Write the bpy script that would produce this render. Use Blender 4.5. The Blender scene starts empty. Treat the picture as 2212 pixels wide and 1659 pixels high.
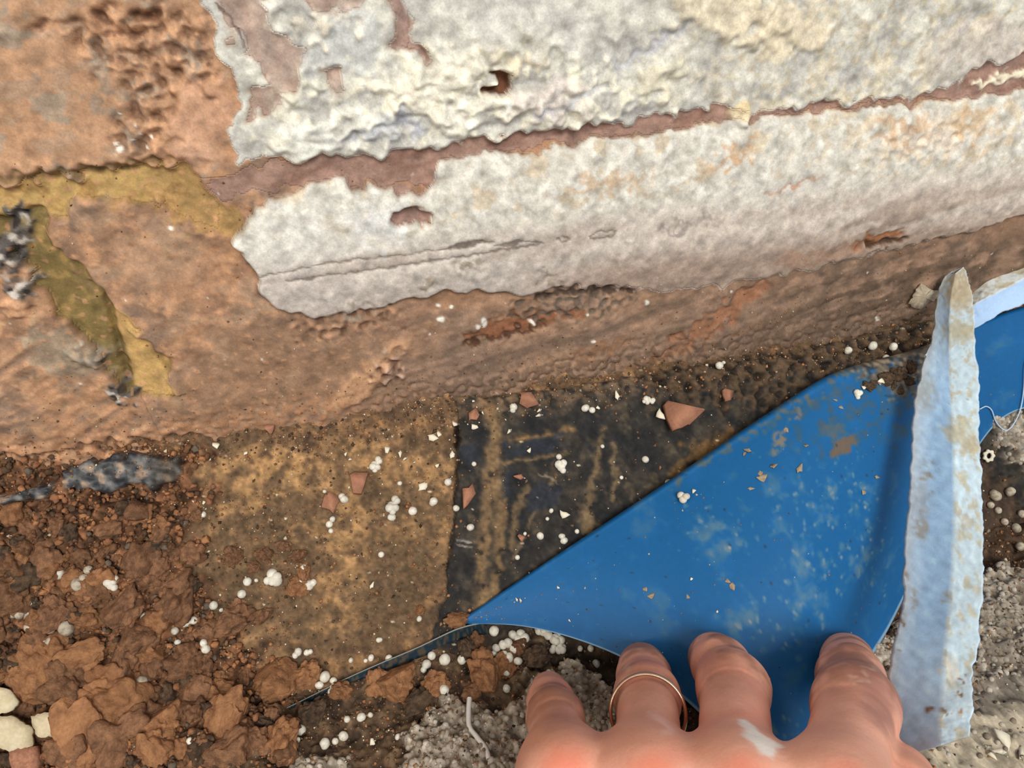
import bpy, math, random
import numpy as np
from mathutils import Matrix, Vector

# ---------------------------------------------------------------- camera, world, lights, exposure
MM = 0.001
F_PX, CX, CY = 1600.0, 1106.0, 829.5
PITCH, YAW, ROLL = math.radians(35), math.radians(12), math.radians(2)
CAM = np.array([0.0, -180.0, 129.0])            # millimetres
_f = np.array([math.sin(YAW)*math.cos(PITCH), math.cos(YAW)*math.cos(PITCH), -math.sin(PITCH)])
_r0 = np.array([math.cos(YAW), -math.sin(YAW), 0.0]); _u0 = np.cross(_r0, _f)
C_R = math.cos(ROLL)*_r0 - math.sin(ROLL)*_u0
C_U = math.sin(ROLL)*_r0 + math.cos(ROLL)*_u0
C_F = _f
scene = bpy.context.scene
COL = scene.collection
cam_d = bpy.data.cameras.new('camera'); cam_o = bpy.data.objects.new('camera', cam_d); COL.objects.link(cam_o)
cam_d.sensor_fit = 'HORIZONTAL'; cam_d.sensor_width = 36.0; cam_d.lens = 36.0*F_PX/2212.0
cam_d.clip_start = 0.005; cam_d.clip_end = 20
cam_o.matrix_world = Matrix((
    (C_R[0], C_U[0], -C_F[0], CAM[0]*MM), (C_R[1], C_U[1], -C_F[1], CAM[1]*MM),
    (C_R[2], C_U[2], -C_F[2], CAM[2]*MM), (0, 0, 0, 1)))
scene.camera = cam_o

world = bpy.data.worlds.new('room_light'); scene.world = world; world.use_nodes = True
bgn = world.node_tree.nodes['Background']
bgn.inputs[0].default_value = (0.86, 0.93, 1.0, 1); bgn.inputs[1].default_value = 0.45

def area_light(name, loc, target, size, power, color):
    d = bpy.data.lights.new(name, 'AREA'); d.shape = 'RECTANGLE'; d.size = size[0]; d.size_y = size[1]
    d.energy = power; d.color = color
    o = bpy.data.objects.new(name, d); COL.objects.link(o); o.location = loc
    o.rotation_euler = (Vector(target) - Vector(loc)).to_track_quat('-Z', 'Y').to_euler()
    return o
# a large window high behind the viewer, and a warm site lamp off to the left
area_light('window_light', (0.10, -1.12, 0.86), (0.0, 0.0, 0.0), (0.6, 0.5), 16.6, (1.0, 0.975, 0.94))
area_light('site_lamp', (-0.85, -0.55, 0.62), (-0.05, 0.0, -0.01), (0.25, 0.25), 2.9, (1.0, 0.88, 0.74))

vs = scene.view_settings
vs.view_transform = 'Standard'; vs.look = 'None'; vs.gamma = 1.0; vs.use_curve_mapping = False
vs.exposure = 0.0

# ---------------------------------------------------------------- geometry helpers (millimetres)
def ray(px, py):
    d = ((px-CX)/F_PX)*C_R - ((py-CY)/F_PX)*C_U + C_F
    return d/np.linalg.norm(d)
def at(px, py, dist):                             # a point at a given distance from the lens
    return CAM + ray(px, py)*dist
def project(P):
    d = np.asarray(P, float) - CAM
    w = d @ C_F
    w = np.where(w < 1, 1, w)
    return CX + F_PX*(d @ C_R)/w, CY - F_PX*(d @ C_U)/w, np.linalg.norm(d, axis=-1)
def lin(c):
    c = np.asarray(c, float)/255.0
    return np.where(c <= 0.04045, c/12.92, ((c+0.055)/1.055)**2.4)
def sstep(x, a, b):
    t = np.clip((x-a)/(b-a), 0, 1); return t*t*(3-2*t)

def fft_noise(seed, beta, kmin=2, kmax=512, n=1024):
    r = np.random.RandomState(seed)
    f = np.fft.fft2(r.randn(n, n))
    k = np.sqrt(np.add.outer((np.fft.fftfreq(n)*n)**2, (np.fft.fftfreq(n)*n)**2)); k[0, 0] = 1
    amp = k**(-beta/2.0)*np.exp(-(k/kmax)**4); amp[k < kmin] = 0
    t = np.real(np.fft.ifft2(f*amp)); return ((t-t.mean())/t.std()).astype(np.float32)
_TEX = {}
def tex(seed, beta, kmax=512):
    kmax = 2**int(round(math.log2(max(kmax, 8)))); n = 1024 if kmax > 64 else 512 if kmax > 24 else 256
    key = (seed, beta, kmax)
    if key not in _TEX: _TEX[key] = fft_noise(seed, beta+1.6, 4, kmax, n)
    return _TEX[key]
def sample(t, x, y):                              # x, y in tiles
    n = t.shape[0]
    x = (x % 1.0)*n; y = (y % 1.0)*n
    x0 = np.floor(x).astype(int); y0 = np.floor(y).astype(int); fx = x-x0; fy = y-y0
    x0 %= n; y0 %= n; x1 = (x0+1) % n; y1 = (y0+1) % n
    return (t[y0, x0]*(1-fx)+t[y0, x1]*fx)*(1-fy) + (t[y1, x0]*(1-fx)+t[y1, x1]*fx)*fy
def vnoise3(P, seed=0):
    P = np.asarray(P, float); i = np.floor(P).astype(np.int64); f = P-i; f = f*f*(3-2*f)
    def h(a, b, c):
        v = (a*374761393 + b*668265263 + c*2147483647 + seed*1274126177) & 0xffffffff
        v = ((v ^ (v >> 13))*1274126177) & 0xffffffff
        return ((v ^ (v >> 16)) & 0xffff)/32767.5 - 1
    r = 0
    for a in (0, 1):
        for b in (0, 1):
            for c in (0, 1):
                w = (f[:, 0] if a else 1-f[:, 0])*(f[:, 1] if b else 1-f[:, 1])*(f[:, 2] if c else 1-f[:, 2])
                r = r + w*h(i[:, 0]+a, i[:, 1]+b, i[:, 2]+c)
    return r
def fbm3(P, octv=4, seed=0):
    r = 0; a = 1.0
    for k in range(octv): r = r + a*vnoise3(P*2.0**k + 17.3*k, seed+k); a *= 0.55
    return r

def smooth_path(pts, n, k=3):                     # Catmull-Rom through points
    p = np.asarray(pts, float); m = len(p)
    P = np.vstack([2*p[0]-p[1], p, 2*p[-1]-p[-2]])
    s = np.linspace(0, m-1, n); i = np.clip(np.floor(s).astype(int), 0, m-2); t = (s-i)[:, None]
    a, b, c, d = P[i], P[i+1], P[i+2], P[i+3]
    return 0.5*((2*b)+(c-a)*t+(2*a-5*b+4*c-d)*t**2+(3*b-a-3*c+d)*t**3)

def mesh_data(name, V, Fa, mat, colors=None, smooth=True):
    me = bpy.data.meshes.new(name)
    V = np.asarray(V, np.float32)*MM
    Fa = np.asarray(Fa, np.int32); k = Fa.shape[1]
    me.vertices.add(len(V)); me.vertices.foreach_set('co', V.ravel())
    me.loops.add(Fa.size); me.loops.foreach_set('vertex_index', Fa.ravel())
    me.polygons.add(len(Fa)); me.polygons.foreach_set('loop_start', np.arange(0, Fa.size, k, dtype=np.int32))
    me.polygons.foreach_set('loop_total', np.full(len(Fa), k, np.int32))
    me.update(calc_edges=True)
    if smooth: me.polygons.foreach_set('use_smooth', np.ones(len(Fa), bool))
    if colors is not None:
        c4 = np.ones((len(V), 4), np.float32); c4[:, :3] = colors
        a = me.color_attributes.new('Col', 'FLOAT_COLOR', 'POINT'); a.data.foreach_set('color', c4.ravel())
    me.validate()
    if mat: me.materials.append(mat)
    return me
def obj(name, me, parent=None, loc=None):
    o = bpy.data.objects.new(name, me); COL.objects.link(o)
    if parent is not None: o.parent = parent
    if loc is not None: o.location = np.asarray(loc, float)*MM
    return o
def tag(o, label=None, cat=None, group=None, kind=None):
    if label: o['label'] = label
    if cat: o['category'] = cat
    if group: o['group'] = group
    if kind: o['kind'] = kind
    return o
def grid_faces(nr, nc):
    i = np.arange(nr*nc).reshape(nr, nc)
    return np.stack([i[:-1, :-1], i[:-1, 1:], i[1:, 1:], i[1:, :-1]], -1).reshape(-1, 4)
def quads_to_subset(V, Fa, keep, extra=None, skirt=None):
    f = Fa[keep]; used = np.unique(f); mp = -np.ones(len(V), int); mp[used] = np.arange(len(used))
    v = V[used]; c = extra[used] if extra is not None else None; f = mp[f]
    if skirt is not None:
        e = np.concatenate([f[:, [0, 1]], f[:, [1, 2]], f[:, [2, 3]], f[:, [3, 0]]])
        key = np.sort(e, 1); kk = key[:, 0]*len(v)+key[:, 1]
        u, inv, cnt = np.unique(kk, return_inverse=True, return_counts=True)
        b = e[cnt[inv] == 1]; bu = np.unique(b); m2 = -np.ones(len(v), int); m2[bu] = np.arange(len(bu))+len(v)
        nf = np.stack([b[:, 1], b[:, 0], m2[b[:, 0]], m2[b[:, 1]]], 1)
        v = np.vstack([v, v[bu]+np.asarray(skirt)])
        if c is not None: c = np.vstack([c, c[bu]])
        f = np.vstack([f, nf])
    return v, f, c

# ---------------------------------------------------------------- tracing patches, cracks and stains onto a real surface
class Painter:
    def __init__(self, px, py, U, V):
        self.px, self.py, self.U, self.V = px, py, U, V
        self.col = np.zeros((len(px), 3)); self.h = np.zeros(len(px)); self._w = {}
    def n(self, seed, size, beta=2.4, ang=0.0, ratio=1.0):
        a = math.radians(ang); u = self.U*math.cos(a)+self.V*math.sin(a); v = -self.U*math.sin(a)+self.V*math.cos(a)
        return sample(tex(seed % 6, beta, size/1.1), u/(size*ratio)+seed*0.137, v/size+seed*0.291)
    def warped(self, amp, size, seed=1):
        if amp <= 0: return self.px, self.py
        key = (size, seed)
        if key not in self._w: self._w[key] = (self.n(seed, size*8, 1.9), self.n(seed+3, size*8, 1.9))
        a, b = self._w[key]
        return self.px+a*amp, self.py+b*amp
    def poly(self, pts, soft=6, warp=8, ws=6, seed=1):
        p = np.asarray(pts, float); m = np.zeros(len(self.px))
        pad = soft+warp*4+5
        idx = np.nonzero((self.px > p[:, 0].min()-pad) & (self.px < p[:, 0].max()+pad) & (self.py > p[:, 1].min()-pad) & (self.py < p[:, 1].max()+pad))[0]
        if len(idx) == 0: return m
        X, Y = self.warped(warp, ws, seed); X = X[idx]; Y = Y[idx]
        d2 = np.full(len(idx), 1e12); ins = np.zeros(len(idx), bool)
        for a, b in zip(p, np.roll(p, -1, 0)):
            e = b-a; t = np.clip(((X-a[0])*e[0]+(Y-a[1])*e[1])/max(e@e, 1e-9), 0, 1)
            d2 = np.minimum(d2, (X-a[0]-t*e[0])**2+(Y-a[1]-t*e[1])**2)
            if a[1] != b[1]:
                c = ((a[1] > Y) != (b[1] > Y)) & (X < (b[0]-a[0])*(Y-a[1])/(b[1]-a[1])+a[0]); ins ^= c
        sd = np.sqrt(d2)*np.where(ins, 1, -1)
        m[idx] = sstep(sd, -soft, soft); return m
    def line(self, pts, w, soft=3, warp=3, ws=4, seed=2):     # pts (x, y[, width factor])
        p = np.asarray([(q[0], q[1], q[2] if len(q) > 2 else 1.0) for q in pts], float); m = np.zeros(len(self.px))
        pad = w*p[:, 2].max()+soft+warp*4+5
        idx = np.nonzero((self.px > p[:, 0].min()-pad) & (self.px < p[:, 0].max()+pad) & (self.py > p[:, 1].min()-pad) & (self.py < p[:, 1].max()+pad))[0]
        if len(idx) == 0: return m
        X, Y = self.warped(warp, ws, seed); X = X[idx]; Y = Y[idx]; best = np.full(len(idx), 1e9)
        for a, b in zip(p[:-1], p[1:]):
            e = (b-a)[:2]; t = np.clip(((X-a[0])*e[0]+(Y-a[1])*e[1])/max(e@e, 1e-9), 0, 1)
            d = np.hypot(X-a[0]-t*e[0], Y-a[1]-t*e[1]) - w*(a[2]+t*(b[2]-a[2]))
            best = np.minimum(best, d)
        m[idx] = 1-sstep(best, -soft, soft); return m
    def blob(self, x, y, rx, ry, ang=0, soft=0.5, warp=8, ws=5, seed=1):
        X, Y = self.warped(warp, ws, seed); a = math.radians(ang)
        dx = X-x; dy = Y-y; u = (dx*math.cos(a)+dy*math.sin(a))/rx; v = (-dx*math.sin(a)+dy*math.cos(a))/ry
        return 1-sstep(np.hypot(u, v), 1-soft, 1+soft)
    def mix(self, m, c, a=1.0):
        w = np.clip(m*a, 0, 1)[:, None]; self.col = self.col*(1-w)+np.asarray(c, float)*w
    def mul(self, f): self.col = self.col*np.asarray(f)[:, None]

class Lookup:                                     # which surface point stands behind a pixel of the photograph
    def __init__(self, V, N, cell=5):
        self.V, self.N, self.cell = V, N, cell
        x, y, d = project(V); ix = np.floor(x/cell).astype(int); iy = np.floor(y/cell).astype(int)
        self.W, self.H = 2600//cell, 2100//cell; self.ox = 200//cell; self.oy = 200//cell
        ix += self.ox; iy += self.oy; ok = (ix >= 0) & (ix < self.W) & (iy >= 0) & (iy < self.H)
        ids = np.nonzero(ok)[0]; o = ids[np.argsort(-d[ids])]
        self.m = -np.ones((self.H, self.W), int); self.m[iy[o], ix[o]] = o
    def __call__(self, px, py):
        ix = int(px//self.cell)+self.ox; iy = int(py//self.cell)+self.oy
        for r in range(0, 60):
            s = self.m[max(iy-r, 0):iy+r+1, max(ix-r, 0):ix+r+1]; s = s[s >= 0]
            if len(s):
                P = self.V[s]; x, y, d = project(P); k = np.argmin(np.hypot(x-px, y-py)+0.02*d)
                return P[k].copy(), self.N[s[k]].copy()
        return None
def grid_normals(V, nr, nc):
    G = V.reshape(nr, nc, 3); du = np.gradient(G, axis=1); dv = np.gradient(G, axis=0)
    n = np.cross(du, dv).reshape(-1, 3); return n/np.linalg.norm(n, axis=1, keepdims=True)

# ---------------------------------------------------------------- materials
def nd(nt, kind, **kw):
    n = nt.nodes.new(kind)
    for k, v in kw.items():
        if k.startswith('i_'):
            s = n.inputs[int(k[2:])] if k[2:].isdigit() else n.inputs[k[2:].replace('_', ' ')]
            s.default_value = v
        else: setattr(n, k, v)
    return n
def mat_surface(name, color=None, rough=0.9, grain=900.0, grain_amt=0.18, bump=0.25, bump_dist=0.0004, spec=0.25, second=None, sss=0.0, sss_r=(1, .4, .25), transm=0, coat=0, obj_rand=0.0):
    m = bpy.data.materials.new(name); m.use_nodes = True; nt = m.node_tree; b = nt.nodes['Principled BSDF']; L = nt.links
    tc = nd(nt, 'ShaderNodeTexCoord')
    n1 = nd(nt, 'ShaderNodeTexNoise'); n1.inputs['Scale'].default_value = grain; n1.inputs['Detail'].default_value = 5; n1.inputs['Roughness'].default_value = 0.65
    L.new(tc.outputs['Object'], n1.inputs['Vector'])
    if color is None:
        src = nd(nt, 'ShaderNodeAttribute', attribute_name='Col').outputs['Color']
    else:
        n2 = nd(nt, 'ShaderNodeTexNoise'); n2.inputs['Scale'].default_value = grain*0.22; n2.inputs['Detail'].default_value = 4
        L.new(tc.outputs['Object'], n2.inputs['Vector'])
        mx = nd(nt, 'ShaderNodeMix', data_type='RGBA'); mr = nd(nt, 'ShaderNodeMapRange'); mr.inputs[1].default_value = 0.38; mr.inputs[2].default_value = 0.62
        L.new(n2.outputs['Fac'], mr.inputs[0]); L.new(mr.outputs[0], mx.inputs[0])
        mx.inputs[6].default_value = (*lin(color), 1); mx.inputs[7].default_value = (*lin(second or color), 1)
        src = mx.outputs[2]
    mr2 = nd(nt, 'ShaderNodeMapRange'); mr2.inputs[1].default_value = 0.3; mr2.inputs[2].default_value = 0.7
    mr2.inputs[3].default_value = 1-grain_amt; mr2.inputs[4].default_value = 1+grain_amt
    L.new(n1.outputs['Fac'], mr2.inputs[0])
    fac = mr2.outputs[0]
    if obj_rand > 0:
        oi = nd(nt, 'ShaderNodeObjectInfo'); mr3 = nd(nt, 'ShaderNodeMapRange'); mr3.inputs[3].default_value = 1-obj_rand; mr3.inputs[4].default_value = 1+obj_rand*0.6
        L.new(oi.outputs['Random'], mr3.inputs[0]); mm = nd(nt, 'ShaderNodeMath', operation='MULTIPLY'); L.new(fac, mm.inputs[0]); L.new(mr3.outputs[0], mm.inputs[1]); fac = mm.outputs[0]
    ml = nd(nt, 'ShaderNodeVectorMath', operation='SCALE'); L.new(src, ml.inputs[0]); L.new(fac, ml.inputs['Scale'])
    L.new(ml.outputs[0], b.inputs['Base Color'])
    b.inputs['Roughness'].default_value = rough; b.inputs['Specular IOR Level'].default_value = spec
    if bump > 0:
        bp = nd(nt, 'ShaderNodeBump'); bp.inputs['Strength'].default_value = bump; bp.inputs['Distance'].default_value = bump_dist
        L.new(n1.outputs['Fac'], bp.inputs['Height']); L.new(bp.outputs[0], b.inputs['Normal'])
    if sss > 0:
        b.inputs['Subsurface Weight'].default_value = sss; b.inputs['Subsurface Radius'].default_value = sss_r; b.inputs['Subsurface Scale'].default_value = 0.0015
    if transm: b.inputs['Transmission Weight'].default_value = transm
    if coat: b.inputs['Coat Weight'].default_value = coat
    return m
# ---------------------------------------------------------------- the brick wall
def wall_pt(px, py):
    d = ray(px, py); t = (0-CAM[1])/d[1]; return CAM+d*t
_c = np.array([wall_pt(x, y) for x in (0, 2212) for y in (0, 1000)])
u0, u1 = _c[:, 0].min()-4, wall_pt(2212, 300)[0]+6
z1 = max(wall_pt(0, 0)[2], wall_pt(2212, 0)[2], wall_pt(1106, 0)[2])+4
ua = np.concatenate([np.arange(u0-150, u0, 1.5), np.arange(u0, u1, 0.36), np.arange(u1, u1+230, 1.5)])
za = np.concatenate([np.arange(-7, z1, 0.36), np.arange(z1, z1+90, 1.5)])
UU, ZZ = np.meshgrid(ua, za); nr, nc = UU.shape
base = np.stack([UU.ravel(), np.zeros(UU.size), ZZ.ravel()], 1)
px, py, _ = project(base)
W = Painter(px, py, UU.ravel(), ZZ.ravel())
n = W.n
# --- bare brick
lo = n(1, 160, 2.6); md = n(2, 60, 2.2); hi = n(3, 40, 1.6); grit = n(4, 14, 1.0); st = n(5, 40, 2.0, 14, 4.0)
W.col[:] = (166, 121, 88)
W.mix(sstep(lo+0.5*md, -0.2, 1.4), (150, 117, 92)); W.mix(sstep(-lo+0.6*md, 0.3, 1.6), (188, 134, 92), 0.8)
W.mix(sstep(st+0.3*hi, 0.7, 1.7), (184, 134, 98), 0.6); W.mix(sstep(-st, 0.9, 1.9), (136, 104, 82), 0.6)
pit = sstep(n(33, 26, 1.0), 1.7, 2.4)*sstep(n(34, 90, 2), -.2, 1)
W.h += 0.45*lo+0.06*md+0.02*hi+0.01*grit-.45*pit; W.mix(pit, (120, 86, 62), .5)
left = 1-sstep(W.px, 420, 760)
W.mix(left*sstep(md+0.5*hi, -0.4, 1.3), (192, 138, 95), 0.75)
# upper left brick, dusty orange with a crumbling right end
UL = W.poly([(-4000, -400), (420, -400), (455, 60), (500, 160), (512, 250), (480, 330), (455, 400), (395, 350), (330, 352), (200, 362), (100, 385), (-30, 398), (-4000, 420)], 6, 6)
W.mix(UL, (200, 148, 106), 0.75); W.mix(UL*sstep(n(7, 45, 2.2, 8, 2)+0.4*hi, 0.3, 1.4), (172, 136, 106), 0.8)
W.mix(UL*sstep(n(8, 60, 2.2), 0.7, 1.5), (160, 143, 122), 0.7)
W.mix(W.blob(235, 215, 80, 45, 15, 0.7)*sstep(hi+md, -0.5, 1), (142, 122, 102), 0.8)
cr = np.maximum(W.poly([(100, 40), (240, 10), (350, 15), (430, 30), (460, 90), (470, 190), (400, 200), (330, 230), (270, 210), (200, 130), (120, 75)], 25, 14), 0.9*W.poly([(290, 200), (360, 190), (390, 300), (360, 350), (250, 345), (230, 300)], 22, 10))
crum = n(11, 26, 1.7); crum2 = n(12, 22, 1.3)
W.h += cr*(.9*crum+0.28*crum2-0.6); W.mix(cr*sstep(-crum-0.3*crum2, 0.1, 1.2), (132, 94, 68), 0.85); W.mix(cr*sstep(crum+0.4*crum2, 0.6, 1.6), (214, 156, 112), 0.85)
pr = W.poly([(395, 190), (470, 170), (512, 215), (500, 300), (450, 345), (375, 345), (362, 290), (375, 235)], 16, 8)
W.h += 1.3*pr; W.mix(pr, (206, 150, 112), 0.85); W.mix(W.blob(415, 330, 50, 30, 0, 0.8), (228, 172, 134), 0.7)
W.h += 1.3*W.poly([(-100, -60), (340, -60), (345, 20), (300, 45), (250, 40), (110, 45), (60, 70), (-100, 90)], 14, 9)*1.0
dk = W.line([(290, 35), (330, 40), (345, 28)], 9, 6, 5); W.h -= 1.5*dk; W.mix(dk, (110, 72, 48), 0.8)
# mortar: bed joint on the left, its red-brown continuation on the right, and the raked perpend
BED = W.poly([(-4000, 425), (-30, 402), (60, 392), (130, 384), (230, 366), (330, 356), (385, 352), (440, 402), (475, 432), (520, 455), (545, 505), (500, 508), (420, 480), (330, 440), (250, 428), (160, 430), (140, 470), (70, 480), (30, 490), (-60, 498), (-4000, 520)], 7, 7)
RED = W.poly([(450, 400), (560, 350), (700, 335), (900, 318), (1000, 300), (1250, 268), (1560, 225), (1950, 192), (2060, 180), (2110, 140), (2212, 112), (7000, -360), (7000, -220), (2212, 190), (2060, 213), (1900, 222), (1560, 262), (1240, 308), (950, 345), (940, 395), (860, 400), (760, 400), (640, 398), (560, 420), (480, 430)], 4, 6)
PERP = W.poly([(-30, 470), (95, 470), (110, 530), (150, 575), (240, 655), (300, 720), (350, 770), (392, 848), (330, 862), (280, 850), (245, 820), (205, 755), (150, 700), (85, 640), (60, 590), (20, 530), (-30, 520)], 6, 6)
W.mix(BED, (192, 152, 84)); W.mix(BED*sstep(md+hi*0.6, 0.1, 1.4), (158, 118, 62), 0.8); W.mix(BED*sstep(W.px, 280, 480), (156, 118, 68), 0.75)
W.h -= 3.0*BED*(1-0.75*sstep(W.px, 330, 500)); W.h += BED*0.12*n(13, 10, 1.0)
lip = W.line([(-200, 400), (60, 385), (130, 380), (250, 362), (330, 352)], 7, 6, 6, 3); W.h -= 1.6*lip; W.mix(lip, (128, 102, 60), 0.75)  # shadow of the upper brick painted along the joint top, over a recess
W.mix(PERP, (132, 108, 58)); W.mix(PERP*sstep(hi, 0.4, 1.6), (158, 124, 66), 0.7)  # mortar painted dark olive for the shaded left flank
W.h -= 3.2*PERP
PR = W.poly([(228, 650), (275, 672), (310, 730), (350, 790), (392, 848), (330, 860), (285, 842), (272, 790), (255, 720)], 5, 3)
W.h += 1.1*PR*np.clip((W.px-(228+(W.py-650)*0.28))/80.0, 0, 1.4)*2; W.mix(PR, (204, 158, 88), 0.9)  # same mortar painted lighter, as the flank that catches light
sl = W.line([(228, 655), (245, 720), (262, 790), (272, 825)], 7, 5, 3); W.h -= 2.0*sl; W.mix(sl, (110, 88, 44), 0.7)
W.mix(W.poly([(240, 400), (330, 380), (420, 430), (500, 470), (540, 520), (450, 520), (340, 480), (270, 440)], 20, 14)*sstep(hi+0.5*md, -0.2, 1), (176, 132, 76), 0.8)
W.h += W.poly([(240, 400), (330, 380), (420, 430), (520, 470), (540, 640), (450, 620), (330, 500)], 20, 14)*(0.22*crum2*sstep(md, -0.3, 1))
for (x, y, rx, ry, a) in ((30, 475, 22, 30, 20), (28, 545, 30, 60, 5), (45, 630, 34, 22, 0), (262, 850, 34, 16, 10), (185, 772, 44, 14, 18)):
    m = W.blob(x, y, rx, ry, a, 0.4, 8, 3); W.h += m*(1.1+0.22*crum2); W.mix(m, (100, 92, 86)); W.mix(m*sstep(crum2+hi, 0.2, 1.2), (196, 184, 168), 0.9); W.mix(m*sstep(-crum2, 0.5, 1.2), (52, 44, 36), 0.9)
m = W.blob(40, 665, 34, 20, 0, 0.35); W.h += 1.6*m; W.mix(m, (214, 156, 110))
# lower left brick: tan with grey dust and diagonal scrapes
LL = W.poly([(-4000, 660), (60, 660), (150, 720), (240, 850), (330, 900), (450, 970), (420, 1060), (-4000, 1100)], 10, 10)
sc = n(14, 26, 1.9, 30, 5.0)
W.h += LL*0.16*sc; W.mix(LL*sstep(sc+0.3*hi, 0.3, 1.5), (198, 148, 106), 0.75); W.mix(LL*sstep(-sc, 0.5, 1.6), (146, 116, 92), 0.7)
W.mix(W.poly([(70, 700), (190, 740), (250, 800), (150, 830), (60, 790)], 24, 16), (156, 138, 112), 0.7)
# lower right brick: smooth grey-tan face
ctr = W.poly([(130, 440), (270, 430), (420, 500), (540, 560), (580, 650), (700, 690), (900, 690), (820, 780), (700, 900), (450, 960), (400, 860), (300, 700), (170, 580)], 30, 16)
W.mix(ctr*sstep(n(15, 70, 2.4, 12, 2), -0.3, 1.2), (172, 138, 108), 0.65)
W.mix(W.blob(330, 560, 90, 50, 15, 0.8), (184, 142, 108), 0.7); W.mix(W.blob(420, 620, 80, 60, 0, 0.8), (176, 128, 92), 0.6)
W.mix(W.poly([(520, 700), (700, 690), (820, 700), (860, 740), (760, 820), (680, 890), (480, 960), (380, 900), (420, 780)], 26, 12), (150, 112, 82), 0.75)
W.mix(sstep(n(16, 18, 1.3), 1.2, 2.0)*(1-UL), (198, 140, 96), 0.7); W.h += 0.2*sstep(n(16, 18, 1.3), 1.4, 2.2)
# --- red-brown bare line and its groove
W.mix(RED, (160, 122, 104)); W.mix(RED*sstep(n(17, 30, 2.0, 6, 4), 0, 1.4), (142, 102, 84), 0.8); W.h -= 0.5*RED
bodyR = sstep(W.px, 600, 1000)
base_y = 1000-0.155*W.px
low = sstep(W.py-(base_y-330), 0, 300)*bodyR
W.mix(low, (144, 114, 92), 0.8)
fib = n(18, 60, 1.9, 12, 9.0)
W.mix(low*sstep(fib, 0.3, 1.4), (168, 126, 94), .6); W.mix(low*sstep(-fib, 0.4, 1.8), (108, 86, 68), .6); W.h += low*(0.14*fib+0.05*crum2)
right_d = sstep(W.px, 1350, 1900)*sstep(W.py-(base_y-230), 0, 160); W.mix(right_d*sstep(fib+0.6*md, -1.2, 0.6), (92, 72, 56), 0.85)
# --- gouges, scrapes and bright edges in the lower brick
def gouge(pts, w, c, depth, soft=5, warp=6, a=0.9):
    m = W.line(pts, w, soft, warp); W.h -= depth*m; W.mix(m, c, a); return m
gouge([(1000, 725, .6), (1080, 710, 1.2), (1160, 690, .9), (1250, 672, .3)], 16, (150, 92, 58), 1.0)
gouge([(1010, 742, .5), (1120, 722, .6), (1180, 700, .4)], 8, (88, 54, 36), 1.3, 3)
gouge([(900, 640, .8), (960, 640, 1.4), (1040, 640, .6)], 22, (164, 120, 86), 0.4, 9)
gouge([(1420, 790, .7), (1500, 730, 1.1), (1590, 660, 1.1), (1660, 612, .5)], 17, (160, 104, 70), 1.0, 7)
gouge([(1290, 905, .4), (1390, 800, .8), (1470, 745, .9)], 18, (156, 106, 74), 0.6, 9, 6, 0.8)
gouge([(1250, 780, .4), (1300, 750, 1), (1360, 740, .4)], 18, (158, 108, 74), 0.3, 8, 6, .7)
ew = W.poly([(880, 735), (845, 790), (800, 850), (730, 890), (690, 900), (720, 850), (790, 780)], 8, 5); W.h += 1.3*ew; W.mix(ew, (198, 146, 102), 0.9)
ch = W.blob(838, 800, 34, 30, 30, .5, 10, 3); W.h += ch*crum2*0.9; W.mix(ch*sstep(crum2, 0, 1), (214, 172, 144), 0.8); W.mix(ch*sstep(-crum2, .4, 1.2), (96, 66, 50), 0.8)
m = W.poly([(620, 690), (700, 665), (830, 650), (860, 690), (780, 720), (700, 735), (640, 720)], 12, 10); W.h += m*(0.4*crum2-0.3); W.mix(m*sstep(-crum2, 0, 1.2), (110, 78, 56), .8); W.mix(m*sstep(crum2, 0.3, 1.2), (186, 134, 98), .8)
m = W.poly([(1160, 640), (1180, 622), (1290, 620), (1380, 628), (1370, 655), (1280, 680), (1180, 690), (1040, 690), (1100, 660)], 6, 8); W.h += m*(0.3*crum2-0.2); W.mix(m*sstep(-crum2+hi*.5, -0.3, 1), (98, 84, 70), .8)
m = W.line([(1160, 645), (1220, 628), (1300, 622), (1375, 632)], 5, 3, 3); W.mix(m, (62, 48, 38), .8); W.h -= m*1.0
# --- coats of white paint and plaster, standing proud of the brick
UPW = W.poly([(425, -400), (432, 5), (462, 60), (470, 110), (505, 150), (520, 215), (500, 250), (492, 300), (515, 345), (620, 336), (780, 338), (840, 326), (1000, 300), (1050, 292), (1130, 288), (1250, 268), (1330, 262), (1400, 252), (1510, 240), (1570, 222), (1640, 240), (1740, 224), (1900, 212), (2000, 200), (2068, 178), (2100, 148), (2212, 112), (7000, -340), (7000, -400)], 2.5, 5)
bareU = [[(470, -40), (560, -40), (580, 40), (650, 110), (650, 190), (600, 200), (560, 160), (520, 100), (480, 60)],
         [(830, -40), (870, -40), (880, 40), (905, 100), (915, 140), (895, 125), (855, 100), (845, 40)],
         [(540, 190), (600, 180), (620, 215), (570, 250), (530, 260)], [(690, 140), (730, 150), (752, 190), (740, 200), (700, 190)],
         [(1030, 190), (1075, 182), (1072, 158), (1052, 150), (1080, 145), (1102, 155), (1100, 190), (1080, 202), (1040, 197)],
         [(620, -40), (830, -40), (780, 14), (690, 30), (650, 0)]]
LOW = W.poly([(498, 520), (530, 490), (545, 455), (580, 425), (640, 408), (690, 392), (740, 372), (760, 405), (850, 400), (905, 415), (935, 390), (940, 348), (1000, 338), (1060, 328), (1140, 330), (1240, 308), (1400, 290), (1560, 262), (1800, 238), (1960, 226), (2060, 214), (2212, 192), (7000, -250), (7000, -10), (2212, 455), (2080, 500), (1900, 540), (1750, 575), (1650, 600), (1500, 625), (1400, 625), (1290, 612), (1180, 620), (1130, 640), (1060, 622), (1000, 626), (900, 634), (830, 660), (760, 672), (700, 680), (630, 668), (580, 640), (556, 610), (545, 560)], 3, 4)
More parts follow.
